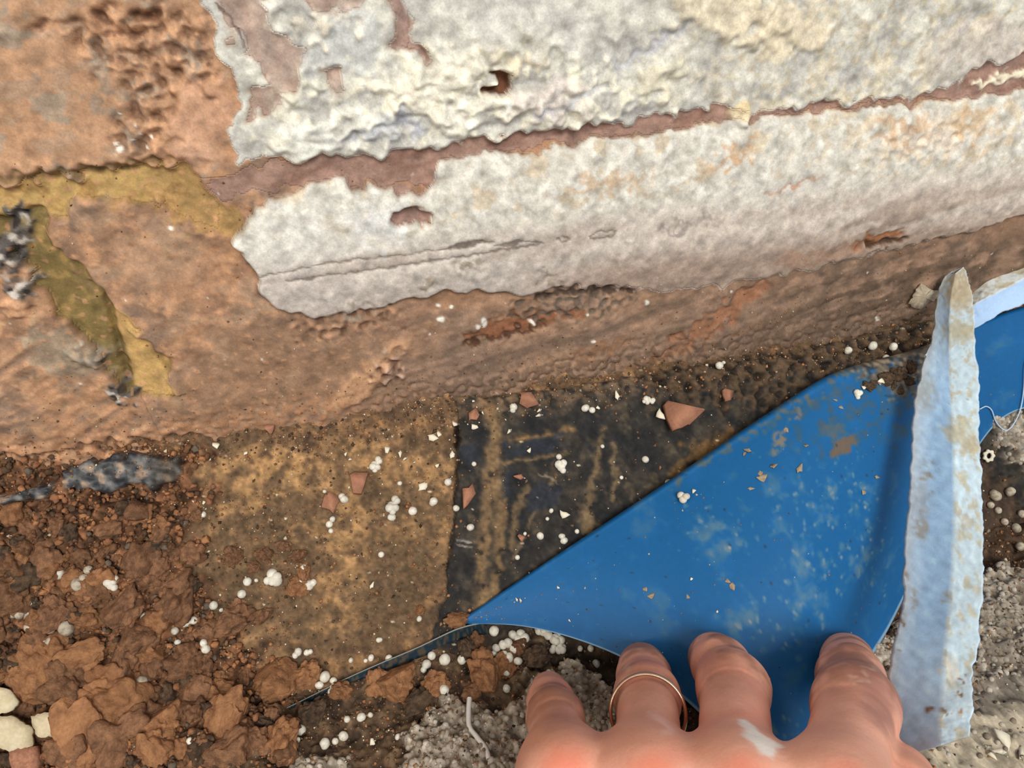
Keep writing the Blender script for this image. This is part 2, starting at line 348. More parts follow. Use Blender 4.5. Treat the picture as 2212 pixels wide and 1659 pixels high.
bareL = [[(840, 340), (940, 345), (935, 375), (905, 395), (900, 415), (855, 420), (840, 395)], [(850, 450), (900, 440), (935, 455), (925, 475), (880, 488), (845, 470)]]
bu = np.zeros(W.px.size)
for k, b in enumerate(bareU): bu = np.maximum(bu, W.poly(b, 2.5 if k == 4 else 8, 2 if k == 4 else 8)*(1.0 if k in (1, 4) else 0.8))
bl = np.zeros(W.px.size)
for b in bareL: bl = np.maximum(bl, W.poly(b, 3, 5))
coatU = np.clip(UPW-bu, 0, 1); coatL = np.clip(LOW-bl, 0, 1)
W.mix(bu*UPW, (160, 128, 114), .9); W.mix(bl*LOW, (158, 122, 108), .95); notch = W.poly(bareU[4], 3, 2)
W.mix(notch, (128, 80, 52)); W.h -= 1.6*notch
# upper coat: thick lumpy flakes in the middle, finer cream grain to the right
lump = n(20, 95, 2.3); l2 = n(21, 38, 2.0); cell = np.abs(n(22, 80, 2.2, 10, 1.6)); rightU = sstep(W.px, 1350, 1700)
thick = W.poly([(520, 340), (620, 200), (760, 180), (900, 110), (1100, 85), (1350, 140), (1500, 220), (1400, 260), (1000, 300)], 50, 25)
W.mix(coatU, (198, 194, 182))
W.mix(coatU*sstep(lump, -0.2, 1.1), (214, 209, 194), .8); W.mix(coatU*sstep(-lump, 0.5, 1.4), (176, 172, 164), .7)
W.mix(coatU*thick*sstep(l2+0.5*lump, -0.1, 1.0), (238, 230, 206), .95)
W.mix(coatU*thick*sstep(-cell, -0.18, 0.0)*sstep(md, -0.6, 0.5), (172, 170, 168), .75)
W.mix(coatU*rightU*sstep(n(23, 16, 1.5)*.5+md, -0.4, 1.6), (220, 206, 176), .7); W.mix(coatU*rightU*sstep(n(24, 22, 1.6)*.6+.8*l2, 0.2, 1.8), (182, 166, 140), .6)
W.h *= 1-.5*np.maximum(coatU, coatL)
W.h += coatU*(1.1+0.35*lump+0.04*l2) + coatU*thick*(0.5+.32*np.clip(l2, -1, 2)+.7*sstep(cell, 0, .5)+0.07*crum2)+coatU*rightU*(0.06*n(23, 16, 1.5)+0.05*crum2)
for (x, y, rx, ry, a, hh, c) in ((630, 160, 46, 40, 0, 1.5, (222, 216, 196)), (745, 90, 95, 66, -8, .9, (196, 196, 190)), (960, 145, 75, 38, 3, 2.0, (234, 226, 204)), (1120, 110, 60, 40, -20, 1.5, (238, 222, 186)),
        (890, 190, 60, 40, 0, 1.5, (240, 232, 210)), (1040, 218, 130, 22, -4, 1.8, (244, 236, 214)), (1190, 215, 70, 44, 10, 1.4, (212, 200, 190)), (700, 290, 110, 34, -8, 1.5, (232, 230, 216)), (1560, 20, 130, 60, 10, 1.4, (216, 202, 172)), (1140, 60, 170, 60, 0, .5, (198, 194, 184)), (1700, 60, 90, 50, 0, .9, (222, 206, 176)), (600, 20, 40, 26, 0, 1.2, (226, 220, 208)), (700, 50, 60, 22, -25, 1.4, (230, 218, 196)),
        (850, 265, 60, 26, -6, 1.2, (206, 206, 202)), (985, 262, 40, 34, 30, 1.4, (238, 232, 214)), (1250, 250, 90, 14, -6, 1.0, (220, 212, 192)), (1420, 170, 70, 24, -20, 1.1, (216, 206, 180))):
    m = W.blob(x, y, rx, ry, a, .35, 16, 5)*coatU; W.h += hh*m; W.mix(m, c, .8)
m = W.blob(1595, 240, 22, 22, 0, .3, 4); W.h += 1.6*m; W.mix(m, (226, 204, 160))
m = W.line([(2105, 180, .4), (2150, 172, 1), (2212, 158, 1), (2400, 120, 1)], 9, 4, 5); W.h += 1.0*m; W.mix(m, (232, 218, 184))
W.mix(W.line([(475, 10), (510, 60), (525, 95)], 3, 2, 3), (110, 88, 78), .8)
for pts in ([(1160, 250), (1240, 215), (1290, 170)], [(860, 250), (900, 275), (900, 300)], [(1330, 150), (1420, 90), (1470, 60)], [(740, 300), (830, 270), (880, 240)]):
    m = W.line(pts, 9, 8, 8); W.h -= 1.1*m*coatU; W.mix(m*coatU, (176, 176, 182), .7)
W.mix(coatU*sstep(W.px, 1900, 2100)*W.poly([(2000, 60), (2300, 30), (2300, 130), (2100, 150), (2040, 190), (1980, 150)], 20, 12), (194, 182, 170), .7)
# lower coat: a rounded band, grainy above, smooth and lilac below
mid = 535-0.115*(W.px-650); prof = np.clip((W.py-mid)/130.0, -1.4, 1.6)
W.mix(coatL, (206, 200, 186)); gr = n(25, 20, .8)
up = coatL*(1-sstep(prof, -0.35, 0.15)); dn = coatL*sstep(prof, -0.3, 0.3)
W.mix(up*sstep(.6*gr+md, -0.3, 1.6), (222, 218, 206), .75); W.mix(up*sstep(-gr+.5*md, 0.5, 1.9), (174, 163, 146), .3); W.h += up*0.05*gr
W.mix(up*sstep(n(26, 60, 2.2), .5, 1.5), (196, 178, 150), .7); W.mix(up*sstep(W.px, 1500, 1900)*sstep(n(27, 40, 2), .2, 1.2), (212, 194, 166), .7)
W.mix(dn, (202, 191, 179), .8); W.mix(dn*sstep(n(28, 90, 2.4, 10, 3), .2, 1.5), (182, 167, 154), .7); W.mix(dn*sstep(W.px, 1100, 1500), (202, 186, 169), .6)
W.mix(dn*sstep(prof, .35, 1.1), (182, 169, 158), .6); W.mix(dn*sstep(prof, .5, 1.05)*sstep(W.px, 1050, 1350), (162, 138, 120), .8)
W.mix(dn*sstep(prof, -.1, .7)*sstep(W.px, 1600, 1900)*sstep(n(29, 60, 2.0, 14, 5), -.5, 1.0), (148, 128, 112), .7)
W.mix(W.blob(640, 500, 120, 60, -8, .8)*coatL, (222, 218, 208), .6); W.mix(W.blob(660, 610, 110, 50, 0, .8)*coatL, (204, 194, 184), .7)
W.h += coatL*(1.5+2.6*np.clip(1-(prof*0.85)**2, -1.0, 1))
for (x, y, rx, ry, a, c) in ((820, 470, 60, 40, -8, (222, 220, 214)), (1300, 385, 90, 14, -8, (196, 168, 138)), (1570, 335, 60, 14, -22, (198, 158, 120)), (1990, 290, 120, 36, -10, (222, 206, 186)), (1940, 270, 60, 20, -10, (190, 158, 126)), (2080, 262, 40, 26, 0, (200, 168, 130)), (1680, 385, 160, 40, -10, (206, 200, 188)), (1460, 478, 40, 10, -10, (158, 146, 138))):
    W.mix(W.blob(x, y, rx, ry, a, .6, 14, 4)*coatL, c, .75)
W.h += W.blob(1970, 300, 130, 30, -12, .5)*gr*.3
for pts, w in (([(560, 585), (700, 556), (880, 535), (1000, 520), (1060, 508)], 2.0), ([(620, 592), (800, 570), (960, 545), (1140, 520), (1165, 513), (1110, 508), (1060, 520)], 2.0), ([(945, 527, .4), (1000, 517, 1.6), (1050, 510, .5)], 4), ([(1075, 520, .5), (1100, 517, 1.6), (1120, 512, .5)], 4), ([(1195, 505), (1215, 500), (1225, 505), (1205, 509), (1195, 505)], 1.6), ([(1265, 497), (1290, 488), (1322, 491), (1318, 500), (1285, 503), (1265, 505), (1268, 497)], 1.6)):
    m = W.line(pts, w, 1.8, 2); W.mix(m, (112, 100, 90), .75); W.h -= .5*m
m = gouge([(1830, 530, .5), (1880, 510, 1), (1940, 495, .5)], 13, (150, 98, 64), .9, 5, 4); m = gouge([(1850, 525, .6), (1900, 522, 1), (1950, 508, .5)], 6, (74, 52, 38), 1.8, 3, 3)
gouge([(1640, 415, .4), (1690, 395, 1), (1760, 370, .3)], 4, (186, 134, 106), .2, 4, 4, .7)
W.mix(W.line([(1690, 560), (1800, 540), (1850, 530)], 16, 12, 8)*.7, (164, 128, 104), .8)
for (x, y, r) in ((915, 605, 16), (770, 668, 30), (1000, 560, 20), (1180, 590, 18)):
    m = W.blob(x, y, r*1.6, r*.8, 0, .6, 8, 3); W.mix(m*sstep(crum2+hi, -.3, 1), (142, 130, 112), .75); W.h += m*.3*crum2
# tiny white specks everywhere on the lower wall
sp = n(31, 46, -.6); W.mix(sstep(sp, 2.9, 3.4)*(1-coatU)*sstep(W.py, 250, 500), (226, 216, 198), .9)
for (x, y, r) in ((300, 290, 4), (285, 305, 4), (316, 320, 5), (250, 312, 5), (292, 270, 4), (262, 245, 4), (258, 325, 7), (325, 300, 4), (365, 494, 6), (1044, 696, 9), (1030, 702, 6), (952, 688, 7), (975, 660, 5), (948, 662, 6), (1350, 508, 6), (1400, 655, 8), (1150, 700, 6), (1900, 690, 5), (1280, 735, 5), (250, 955, 0)):
    if r: m = W.blob(x, y, r, r*.8, 20, .4, 2); W.h += .35*m; W.mix(m, (226, 218, 202))
# foot of the wall
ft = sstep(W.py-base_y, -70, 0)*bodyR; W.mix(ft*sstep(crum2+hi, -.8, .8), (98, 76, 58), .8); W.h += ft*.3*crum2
ftl = sstep(W.py-(base_y-40), -25, 25)*(1-bodyR); W.mix(ftl*sstep(crum2, -.5, 1), (172, 116, 76), .7); W.h += ftl*(.2*crum2-.3)
m = W.line([(-50, 1000), (100, 985), (210, 968), (330, 958), (450, 950)], 5, 4, 7); W.h -= 2*m; W.mix(m, (70, 45, 30), .6)
bare = 1-np.maximum(coatU, coatL); g_ = W.col.mean(1, keepdims=True); W.col = W.col+(g_-W.col)*(0.19*bare)[:, None]; W.mul((1+0.05*hi+0.02*grit)*(1+.01*bare)); W.col = np.clip(W.col, 8, 250)
_g = W.h.reshape(nr, nc)
for _k in range(2):
    for ax_ in (0, 1): _p = np.pad(_g, [(1, 1) if a == ax_ else (0, 0) for a in (0, 1)], mode='edge'); _g = .25*np.take(_p, range(0, _g.shape[ax_]), ax_)+.5*_g+.25*np.take(_p, range(2, _g.shape[ax_]+2), ax_)
W.h = _g.ravel()
wallV = base.copy(); wallV[:, 1] -= W.h
_wn = grid_normals(wallV, nr, nc); _wn *= -np.sign(_wn[:, 1:2]+1e-9)
WALL = Lookup(wallV, _wn)
Fw = grid_faces(nr, nc); colW = lin(W.col)
fm = Fw[:, 0]
joint = np.maximum(np.maximum(BED*(W.px < 470), PERP), RED*(W.px >= 430))
upper_perp = W.line([(830, -60), (870, 40), (905, 110), (960, 220), (1000, 310)], 14, 4, 4)
upper_row = W.py < np.interp(W.px, [-4000, 0, 400, 520, 1000, 1560, 2060, 7000], [800, 440, 392, 385, 320, 245, 198, -300])
perp_left = W.px < np.interp(W.py, [300, 480, 640, 850, 1200], [-40, 40, 150, 300, 480])
reg = np.zeros(W.px.size, int)                                 # 0 mortar
reg[upper_row & (W.px < 430+0.52*np.maximum(W.py-100, -600)*0+450)] = 1
reg[upper_row & (W.px >= 880)] = 2
reg[~upper_row & perp_left] = 3; reg[~upper_row & ~perp_left] = 4
reg[(joint > .5)] = 0
reg[coatU > .5] = 5; reg[coatL > .5] = 6
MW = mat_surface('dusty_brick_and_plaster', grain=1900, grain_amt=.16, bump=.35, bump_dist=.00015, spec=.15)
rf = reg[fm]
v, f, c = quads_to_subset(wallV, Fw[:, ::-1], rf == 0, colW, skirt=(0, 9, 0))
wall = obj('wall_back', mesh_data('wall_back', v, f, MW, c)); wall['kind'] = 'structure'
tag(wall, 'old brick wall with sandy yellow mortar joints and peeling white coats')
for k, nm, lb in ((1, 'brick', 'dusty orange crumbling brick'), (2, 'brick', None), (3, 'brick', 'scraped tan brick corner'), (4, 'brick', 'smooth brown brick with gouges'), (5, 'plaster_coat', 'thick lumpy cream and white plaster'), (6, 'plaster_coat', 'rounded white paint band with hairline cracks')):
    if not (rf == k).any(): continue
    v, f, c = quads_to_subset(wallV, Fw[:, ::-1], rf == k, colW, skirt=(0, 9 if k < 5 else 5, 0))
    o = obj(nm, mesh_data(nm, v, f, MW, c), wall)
    if lb: o['label'] = lb
# ---------------------------------------------------------------- plinth at the foot of the wall and the floor
_prof = smooth_path([(6, 3), (0.5, -1), (-10, -15), (-24, -35), (-36, -52), (-44, -59), (-56, -60.5), (-90, -60.5), (-140, -60.5)], 400)
_seg = np.concatenate([[0], np.cumsum(np.hypot(*np.diff(_prof, axis=0).T))])
gx0, gx1 = -200.0, 262.0
xa = np.concatenate([np.arange(gx0-130, gx0+10, 2.0), np.arange(gx0+10, gx1, 0.5), np.arange(gx1, gx1+220, 2.0)])
ta = np.concatenate([np.arange(0, 128, 0.46), np.arange(128, _seg[-1], 2.0)])
yy = np.interp(ta, _seg, _prof[:, 0]); zz = np.interp(ta, _seg, _prof[:, 1])
ty = np.gradient(yy, ta); tz = np.gradient(zz, ta); ln = np.hypot(ty, tz); ny, nz = tz/ln, -ty/ln
XX, TT = np.meshgrid(xa, ta); gnr, gnc = XX.shape
gbase = np.stack([XX.ravel(), np.repeat(yy, gnc), np.repeat(zz, gnc)], 1)
gnrm = np.stack([np.zeros(XX.size), np.repeat(ny, gnc), np.repeat(nz, gnc)], 1)
px, py, _ = project(gbase)
G = Painter(px, py, XX.ravel(), TT.ravel()); n = G.n
lo = n(2, 120, 2.6); md = n(3, 50, 2.2); hi = n(4, 36, 1.7); grit = n(5, 14, 1.0); cl = n(6, 46, 2.0); cl2 = n(7, 24, 1.4)
crease = np.interp(G.px, [-400, 0, 600, 1000, 1330, 2212, 2700], [1720, 1640, 1520, 1400, 1290, 1100, 1000])
floor_m = sstep(G.py-crease, -25, 40)
G.col[:] = (112, 86, 62)
G.mix(sstep(md+.6*hi, 0, 1.4), (140, 106, 72), .8); G.mix(sstep(-md+.5*hi, .3, 1.5), (78, 62, 48), .8)
G.h += .4*lo+.2*md+.08*hi+.02*grit
# sandy dust over the middle left
SAND = G.poly([(400, 990), (560, 960), (760, 950), (985, 935), (990, 1060), (975, 1150), (940, 1270), (860, 1390), (700, 1420), (560, 1400), (440, 1300), (420, 1180), (430, 1080)], 40, 22)
G.mix(SAND, (112, 88, 64), .8); G.mix(SAND*sstep(lo+.4*md, .2, 1.8), (138, 108, 76), .7); G.mix(SAND*sstep(-lo+.5*md+.3*cl2, .1, 1.5), (100, 80, 58), .8)
for pts, w in (([(450, 1030, .7), (520, 1030, 1), (620, 1010, 1), (700, 1000, .6)], 44), ([(460, 1090, .5), (520, 1110, 1), (560, 1080, .6)], 30), ([(700, 1040, .6), (760, 1120, 1), (740, 1220, 1), (720, 1330, .9)], 45), ([(560, 1000), (640, 1030)], 40), ([(850, 1140), (970, 1140)], 24), ([(640, 1150), (690, 1150)], 26), ([(760, 960, .6), (850, 1010, 1), (950, 1030, 1)], 42)):
    m = G.line(pts, w, 22, 10); G.mix(m*sstep(md+hi*.6, -1.6, .6), (164, 126, 84), .72); G.h *= 1-.4*m
for (x, y, rx, ry) in ((640, 1190, 60, 60), (700, 1110, 30, 40), (880, 1230, 90, 60), (820, 1330, 90, 50), (520, 1240, 60, 60), (560, 1160, 50, 60), (930, 1100, 40, 50)):
    m = G.blob(x, y, rx, ry, 0, .7, 22, 4); G.mix(m*sstep(cl2*.5+hi, -.6, 1.4), (78, 64, 48), .75); G.h += m*.12*cl2
# rubble under the wall on the left and the slate in its gap
RUB = G.poly([(-3000, 1300), (-600, 1060), (200, 985), (440, 965), (440, 1060), (400, 1180), (470, 1320), (560, 1420), (640, 1480), (620, 1540), (400, 1720), (-3000, 1900)], 22, 16)
G.mix(RUB, (104, 72, 50), .85); G.mix(RUB*sstep(cl+.5*cl2, .3, 1.5), (146, 100, 70), .85); G.mix(RUB*sstep(-cl-.4*cl2, .2, 1.3), (60, 42, 31), .85)  # base and low spots painted darker for the shade in the cavities
G.h += RUB*(.5*cl+.22*cl2+1.6*sstep(n(9, 80, 2.2), -.5, 1.5))
HEAP = G.poly([(-600, 1380), (60, 1370), (250, 1420), (380, 1480), (560, 1520), (640, 1590), (600, 1900), (-600, 1900)], 50, 20); G.h += 5*HEAP
gap = G.line([(-60, 1085), (30, 1070), (130, 1010), (250, 985), (380, 985), (430, 975)], 16, 10, 9); G.h -= 2.2*gap; G.mix(gap, (92, 58, 38), .6)
hole = G.line([(-60, 1140), (100, 1080), (260, 1075), (330, 1090)], 12, 8, 10); G.h -= 2.5*hole; G.mix(hole, (64, 42, 30), .7)
# black membrane over the plinth on the right
MEM = G.poly([(988, 860), (1100, 852), (1250, 835), (1450, 800), (1700, 765), (2000, 690), (2400, 600), (6000, -600), (6000, 600), (2500, 1060), (2100, 1150), (1700, 1250), (1200, 1420), (1000, 1420), (930, 1400), (960, 1280), (975, 1160), (985, 1040)], 2.5, 2.5)
G.h = G.h*(1-.75*MEM)+.9*MEM
G.mix(MEM, (42, 39, 36)); ms = n(12, 60, 2.3, 62, 2.5)
G.mix(MEM*sstep(ms+.3*hi, -.2, 1.8), (64, 57, 47), .7); G.mix(MEM*sstep(md+.4*cl2+.4*lo, 1.0, 2.0), (86, 72, 54), .6); G.mix(MEM*sstep(-ms-lo*.5, .2, 1.4), (30, 30, 31), .8)
G.mix(MEM*sstep(G.px, 1330, 1600)*sstep(hi+md, -1, 1), (58, 52, 43), .7)
topdust = MEM*(1-sstep(G.py-(1000-.155*G.px), 20, 95)); G.mix(topdust*sstep(cl2+hi*.6+.3, -.9, .8), (118, 94, 70), .9); G.mix(topdust*sstep(-cl2, .4, 1.4), (70, 58, 46), .8); G.h += topdust*(.3*cl2+.4)
for pts, w, c in (([(1055, 880, 1.1), (1070, 930, .9), (1062, 1020, 1.1), (1050, 1120, 1), (1040, 1220, .8), (1040, 1320, .8)], 16, (146, 114, 76)), ([(1085, 1040), (1080, 1130), (1075, 1220), (1060, 1320)], 11, (136, 106, 70)), ([(1300, 930, .7), (1280, 1040, 1), (1265, 1110, 1.6), (1275, 1160, 1.8)], 9, (120, 98, 68)), ([(1320, 960), (1330, 1040), (1320, 1080)], 7, (116, 96, 68)), ([(1090, 998, .8), (1160, 988, .7), (1225, 978, .5)], 7, (128, 104, 72)), ([(1100, 950, .6), (1200, 940, 1), (1240, 925, .7)], 9, (146, 110, 66)), ([(1135, 1050), (1110, 1120), (1105, 1180)], 8, (122, 98, 68)), ([(1200, 1020), (1155, 1100), (1110, 1200)], 4, (112, 94, 70)), ([(1165, 1025), (1210, 1045)], 3, (140, 128, 110)), ([(985, 1165), (1020, 1168)], 2.5, (150, 146, 138)), ([(985, 1178), (1015, 1180)], 2.5, (150, 146, 138))):
    m = G.line(pts, w, max(w*.7, 2), 3)*MEM; G.mix(m*sstep(hi+grit*.3, -3.4, -1.0), c, .72); G.h += .25*m
for q in ([(990, 965), (1040, 958), (1036, 995), (988, 1000)], [(1086, 958), (1230, 935), (1200, 975), (1086, 992)], [(1090, 1010), (1110, 1010), (1095, 1080), (1080, 1090)], [(1150, 1040), (1220, 1050), (1190, 1100), (1140, 1110)]):
    m = G.poly(q, 6, 4)*MEM; G.mix(m, (38, 42, 50), .85)
m = G.line([(985, 925), (990, 950), (985, 965)], 5, 3, 2); G.mix(m, (30, 18, 14)); G.h -= 2*m
m = G.line([(988, 960), (986, 1040), (978, 1150), (965, 1230)], 3, 2, 2); G.mix(m, (50, 38, 26), .8); G.h -= .8*m
m = G.poly([(1480, 960), (1600, 925), (1680, 900), (1640, 950), (1500, 1010), (1450, 1020)], 12, 8)*MEM; G.mix(m, (128, 92, 50), .7)
# dark soil on the floor, then the grey bead screed slabs
SOIL = floor_m; G.mix(SOIL*(1-RUB*.9), (84, 66, 50), .8); G.mix(SOIL*(1-RUB)*sstep(cl+.5*cl2, .2, 1.4), (112, 92, 70), .7); G.mix(SOIL*(1-RUB)*sstep(-cl+.5*hi, .4, 1.4), (48, 38, 30), .8); G.h += SOIL*(.4*cl+.2*cl2)
SCR1 = G.poly([(870, 1640), (900, 1560), (930, 1510), (1000, 1520), (1060, 1540), (1110, 1530), (1160, 1450), (1230, 1430), (1300, 1470), (1360, 1530), (1500, 1640), (1560, 1900), (800, 1900)], 10, 12)
SCR2 = G.poly([(2000, 1560), (2090, 1530), (2110, 1240), (2180, 1230), (2600, 1200), (6000, 900), (6000, 1900), (1700, 1900), (1760, 1600)], 10, 10)
SCR3 = G.poly([(640, 1650), (690, 1635), (760, 1645), (800, 1700), (640, 1720)], 8, 6)
SCR4 = G.poly([(1880, 1400), (1960, 1350), (2060, 1360), (2060, 1560), (1850, 1560)], 10, 10)
SCR5 = G.poly([(2120, 900), (2300, 880), (2600, 850), (5000, 400), (5000, 700), (2600, 1040), (2200, 1010), (2140, 960)], 8, 8)
scr = np.maximum.reduce([SCR1, SCR2, SCR3, SCR4, SCR5]); bead = n(14, 20, 1.0); b2 = n(15, 26, 1.8)
G.mix(scr, (150, 138, 122), .95); G.mix(scr*sstep(b2+.4*bead, .1, 1.3), (176, 166, 150), .85); G.mix(scr*sstep(-b2, .5, 1.5), (112, 100, 86), .8); G.h += scr*(1.8+.4*b2+.25*np.abs(bead))
sh = G.poly([(2110, 1390), (2300, 1350), (2400, 1480), (2212, 1530), (2100, 1540)], 18, 12); G.mix(sh, (124, 114, 102), .6); G.h -= sh*.8
pale = G.poly([(1990, 1580), (2120, 1540), (2260, 1530), (2500, 1560), (2400, 1800), (1950, 1800)], 16, 12); G.mix(pale*SCR2, (198, 184, 158), .8); G.h += pale*.8
G.h += G.poly([(850, 1640), (920, 1590), (1010, 1580), (1080, 1640), (1040, 1800), (820, 1800)], 24, 12)*2.0
dkR = G.poly([(2110, 1000), (2200, 1060), (2240, 1200), (2130, 1240), (2105, 1100)], 14, 12); G.mix(dkR, (74, 56, 42), .8); G.h -= dkR*1.5
edge_shade = G.poly([(1200, 1385), (1330, 1420), (1420, 1500), (1500, 1580), (1380, 1540), (1290, 1450), (1210, 1420)], 14, 10); G.mix(edge_shade, (52, 42, 34), .8); G.h -= edge_shade*2.5  # shadow under the sheet's lower edge painted on the floor, plus a hollow
SL1 = G.poly([(130, 1018), (180, 1002), (260, 988), (330, 980), (384, 990), (386, 1030), (340, 1048), (250, 1054), (180, 1062), (140, 1050)], 4, 5); SL2 = G.poly([(-160, 1100), (10, 1068), (60, 1056), (128, 1046), (110, 1072), (40, 1086), (-160, 1122)], 4, 4)
SL = np.maximum(SL1, SL2); G.h = G.h*(1-.8*SL)+SL*(1.9+.25*cl); G.mix(SL, (72, 73, 74)); G.mix(SL*sstep(cl2+.5*hi, .1, 1.2), (122, 118, 112), .8); G.mix(SL*sstep(-cl2+.5*md, .2, 1.2), (36, 38, 42), .85); G.mix(SL*sstep(hi+.4*cl, .6, 1.6), (158, 128, 102), .7); G.mix(SL1*sstep(G.px, 310, 350), (70, 60, 48), .6)
foot = G.poly([(1380, 800), (1600, 765), (1800, 735), (1990, 690), (2010, 760), (1860, 800), (1780, 830), (1640, 880), (1500, 880), (1400, 850)], 14, 10); G.mix(foot*sstep(cl2+.5*hi, -1.4, .6), (84, 66, 48), .85); G.mix(foot*sstep(-cl2, .2, 1.2), (44, 35, 28), .85); G.h += foot*(.5*cl2-.2)  # dark brown dirt, with the black shadow of the gap painted in
sp = n(16, 46, -.6); G.mix(sstep(sp, 2.9, 3.4), (220, 205, 175), .85)
G.mul(1+.08*hi+.06*grit); G.col = np.clip(G.col, 8, 245)
G.h = np.where(TT.ravel() < 5, np.minimum(G.h, .2), G.h)
groundV = gbase+gnrm*G.h[:, None]
_gn = grid_normals(groundV, gnr, gnc); _gn *= np.sign((_gn*gnrm).sum(1))[:, None]
GROUND = Lookup(groundV, _gn)
Fg = grid_faces(gnr, gnc); colG = lin(G.col); f0 = Fg[:, 0]
MG = mat_surface('dusty_ground', grain=1000, grain_amt=.2, bump=.4, bump_dist=.0003, spec=.2)
MM_ = mat_surface('dusty_black_membrane', grain=900, grain_amt=.18, bump=.2, bump_dist=.0003, spec=.22, rough=.75)
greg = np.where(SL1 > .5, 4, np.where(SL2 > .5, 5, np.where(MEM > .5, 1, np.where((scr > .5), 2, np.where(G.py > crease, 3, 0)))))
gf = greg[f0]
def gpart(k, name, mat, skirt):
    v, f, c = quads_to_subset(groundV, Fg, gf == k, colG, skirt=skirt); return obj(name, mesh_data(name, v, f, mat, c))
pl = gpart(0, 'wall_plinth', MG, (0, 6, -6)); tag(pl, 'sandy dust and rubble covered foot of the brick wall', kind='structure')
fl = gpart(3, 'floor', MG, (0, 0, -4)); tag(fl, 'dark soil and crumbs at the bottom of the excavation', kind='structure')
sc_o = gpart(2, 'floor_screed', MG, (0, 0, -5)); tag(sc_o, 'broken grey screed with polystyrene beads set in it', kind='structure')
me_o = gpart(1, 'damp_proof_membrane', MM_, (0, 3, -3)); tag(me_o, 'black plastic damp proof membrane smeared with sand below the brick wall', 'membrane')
M_SLT = mat_surface('blue_grey_slate', grain=1200, grain_amt=.25, bump=.4, bump_dist=.0003, spec=.4, rough=.5)
tag(gpart(4, 'slate', M_SLT, (0, 3, -3)), 'dark blue-grey slate exposed in the gap under the left brick', 'slate')
tag(gpart(5, 'slate', M_SLT, (0, 3, -3)), 'thin grey slate edge at the left margin below the brick', 'slate')
# ---------------------------------------------------------------- blue sheet pulled away from the wall
def gdist(px_, py_):
    P, N = GROUND(px_, py_); return np.linalg.norm(P-CAM)
M_SHEET = mat_surface('blue_plastic_film', grain=700, grain_amt=.05, bump=.06, bump_dist=.0002, spec=.3, rough=.5)
rows = [((1003, 1341), (1012, 1347)), ((1150, 1243), (1150, 1354)), ((1300, 1148), (1330, 1412)), ((1450, 1050), (1470, 1500)), ((1580, 962), (1590, 1610)), ((1700, 884), (1740, 1640)), ((1790, 828), (1860, 1450)), ((1880, 796), (1942, 1318)), ((2010, 758), (2125, 930)), ((2230, 660), (2290, 870)), ((2600, 612), (2680, 800))]
lift = [3.0, 5.5, 8.0, 10, 12, 13, 13, 12, 9, 6, 5]; elift = [2.6, 7, 9, 8, 6, 5, 5, 6, 4, 3, 3]
NS, NT = 260, 150
cp = smooth_path([r[0] for r in rows], NS); ep = smooth_path([r[1] for r in rows], NS)
lf = np.interp(np.linspace(0, 10, NS), range(11), lift); el = np.interp(np.linspace(0, 10, NS), range(11), elift)
def base_dist(px_, py_):                          # smooth plinth/floor without its crumbs
    d = ray(px_, py_); best = None
    Pp = _prof; t = (Pp[:, 0]-CAM[1])/d[1]; zr = CAM[2]+d[2]*t; k = np.nonzero(zr[1:] < Pp[1:, 1])[0]
    dz = zr-Pp[:, 1]; s = np.nonzero((dz[:-1]*dz[1:] <= 0) & (t[:-1] > 0))[0]
    if len(s) == 0: return -CAM[1]/d[1]
    k = s[-1]; w = dz[k]/(dz[k]-dz[k+1]); return t[k]+(t[k+1]-t[k])*w
SV = np.zeros((NS, NT, 3)); SPX = np.zeros((NS, NT, 2))
Crest = np.array([at(a[0], a[1], base_dist(*a)-l) for a, l in zip(cp, lf)]); End = np.array([at(a[0], a[1], base_dist(*a)-l) for a, l in zip(ep, el)])
k_ = np.ones(25)/25
def sm(A): 
    P = np.pad(A, ((12, 12), (0, 0)), mode='edge'); P[:12] = 2*A[0]-A[12:0:-1]; P[-12:] = 2*A[-1]-A[-2:-14:-1]
    return np.stack([np.convolve(P[:, i], k_, 'valid') for i in range(3)], 1)
Crest = sm(Crest); End = sm(End)
for i in range(NS):
    C, E = Crest[i], End[i]; L = np.linalg.norm(E-C); s = i/(NS-1)
    vdir = (C-CAM)/np.linalg.norm(C-CAM); a = (E-C)/max(L, 1e-6)
    a = a-(a@vdir)*vdir; a /= max(np.linalg.norm(a), 1e-6)
    R = min(lf[i]*.42, .8+L*.22)
    bul = min(3.2, .05*L)
    for j in range(NT):
        q = j/(NT-1)
        if q < .3:                                   # the curl behind the fold, then the layer underneath
            th = (1-q/.3)
            if th > .45:
                w = (th-.45)/.55; c0 = C+vdir*R*2+a*R*.2
                SV[i, j] = c0+a*(w*min(16, L*.45))+vdir*w*.2
            else:
                ph = math.pi*(th/.45); SV[i, j] = C+a*R*(1-math.cos(ph*1.0)*0-1)*0+vdir*R*(1-math.cos(ph))-a*R*.55*math.sin(ph)+a*R*.2*(th/.45)
        else:
            w = (q-.3)/.7; SV[i, j] = C+(E-C)*w-vdir*bul*math.sin(math.pi*min(1, w*1.05))*(1 if w < .95 else .8)+vdir*R*.25*0
sv = SV.reshape(-1, 3)
spx, spy, _ = project(sv)
uu = sv @ C_R; vv = sv @ C_U
S = Painter(spx, spy, uu, vv); S.col[:] = (14, 90, 144)
n = S.n; md = n(1, 90, 2.2); hi = n(2, 34, 1.6); fine = n(3, 12, .9)
S.mix(sstep(md, .2, 1.6), (20, 96, 156), .6)
